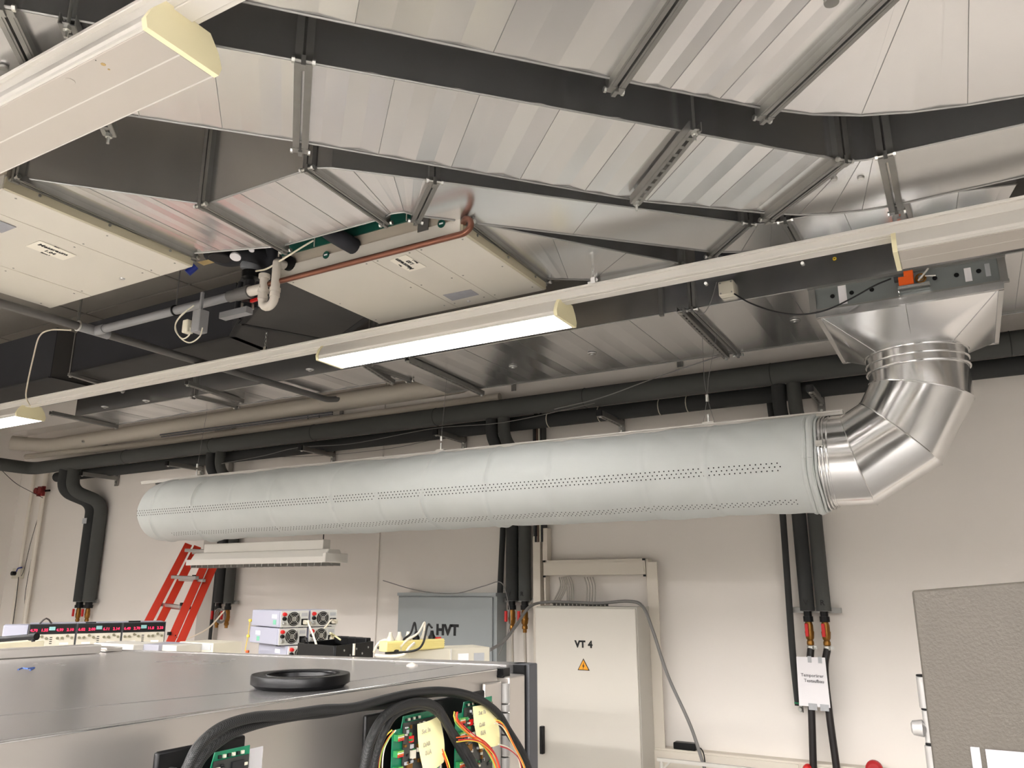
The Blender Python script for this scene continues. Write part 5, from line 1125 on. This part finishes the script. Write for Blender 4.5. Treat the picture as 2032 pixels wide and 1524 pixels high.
ctube('mains_cable', [P(742, 1294, Y=2.42), P(750, 1278, Y=2.45), P(765, 1270, Y=2.45), P(785, 1276, Y=2.45), P(798, 1284, Y=2.45)], .005, WHW, 'white cord looped between the crate and the power strip', 'cable')
ctube('mains_cable', [P(750, 1286, Y=2.4), P(764, 1279, Y=2.4), P(780, 1282, Y=2.4), P(772, 1288, Y=2.4), P(754, 1290, Y=2.4), P(790, 1292, Y=2.4)], .005, BLKW, 'black cord bundle left of the power strip', 'cable')
single('adapter_plug', B().box(P(790, 1294, Y=2.42), P(808, 1283, Y=2.46)), IVORY, 'white cord connector beside the power strip', 'plug', bev=.004)

# ================================================================== ladder, louvre lamp
LD = thing('ladder', 'red extension ladder with aluminium rungs leaning against the back wall', 'ladder', P(300, 1280, Y=4.0))
# two overlapping sections leaning left to right
def stile(a, b, Ya, Yb, w=.062, nm='stile'):
    p_, q_ = P(*a, Y=Ya), P(*b, Y=Yb); d_ = (p_-q_).normalized(); p2 = p_+d_*1.5; return part(nm, B().bar(p2, q_, w, .024, up=V((.77, -.64, 0))), LADRED, LD, bev=.003), p_, q_
_, a0_, a1_ = stile((296, 1230), (374, 1080), 4.3, 4.62)
_, c0_, c1_ = stile((342, 1265), (422, 1085), 4.2, 4.55)
_, b0_, b1_ = stile((322, 1225), (392, 1085), 4.36, 4.70)
_, d0_, d1_ = stile((362, 1265), (434, 1100), 4.26, 4.60)
for i, (l, r) in enumerate((((316, 1199), (360, 1204)), ((343, 1145), (391, 1147)), ((370, 1092), (412, 1094)))):
    part('rung', B().bar(P(*l, Y=4.42), P(*r, Y=4.36), .035, .028), ALU, LD, bev=.004); part('rung', B().bar(P(l[0]+14, l[1]+5, Y=4.46), P(r[0]+14, r[1]+5, Y=4.40), .03, .024), ALU, LD, bev=.004)
for x_, y_, Y_ in ((361, 1199, 4.33), (375, 1206, 4.38), (385, 1144, 4.42), (398, 1152, 4.46), (336, 1257, 4.20), (348, 1263, 4.25)):
    c = P(x_, y_, Y=Y_-.03); part('rung_end', B().box((c.x-.012, c.y-.01, c.z-.012), (c.x+.012, c.y+.01, c.z+.012)), BLACK, LD)
a, b_ = P(385, 1118, Y=4.0), P(655, 1118, Y=4.0)
LV = thing('louvre_light', 'white louvred ceiling light hanging below the textile duct near the ladder', 'ceiling light', ((a.x+b_.x)/2, 4, a.z))
xl, xr, zl = a.x, b_.x, 1.875
part('housing', B().hexa([(xl, 3.94, zl+.0), (xr, 3.94, zl+.0), (xr, 4.14, zl+.0), (xl, 4.14, zl+.0)], [(xl+.01, 3.99, zl+.085), (xr-.01, 3.99, zl+.085), (xr-.01, 4.10, zl+.085), (xl+.01, 4.10, zl+.085)]), LACQ, LV, bev=.006)
part('side_skirt', B().box((xl, 3.93, zl-.004), (xr, 3.945, zl+.035)), LACQ, LV)
part('end_cap', B().box((xr-.005, 3.93, zl-.004), (xr+.02, 4.15, zl+.06)), LACQ, LV, bev=.006)
part('mounting_channel', B().box((xl+.08, 4.01, zl+.085), (xr-.08, 4.08, zl+.15)), LACQ, LV, bev=.003)
for k in range(22):
    x_ = xl+.03+(xr-xl-.06)*k/21; part('louvre_blade', B().bar((x_, 3.95, zl-.008), (x_+.0, 4.13, zl-.008), .004, .026), ALU, LV)
part('reflector', B().box((xl+.01, 4.035, zl-.012), (xr-.01, 4.045, zl+.004)), ALU, LV)
part('suspension_wire', B().cyl(((xl+xr)/2+.55, 4.045, zl+.15), ((xl+xr)/2+.55, 4.045, 2.06), .004, 6), BLKW, LV)
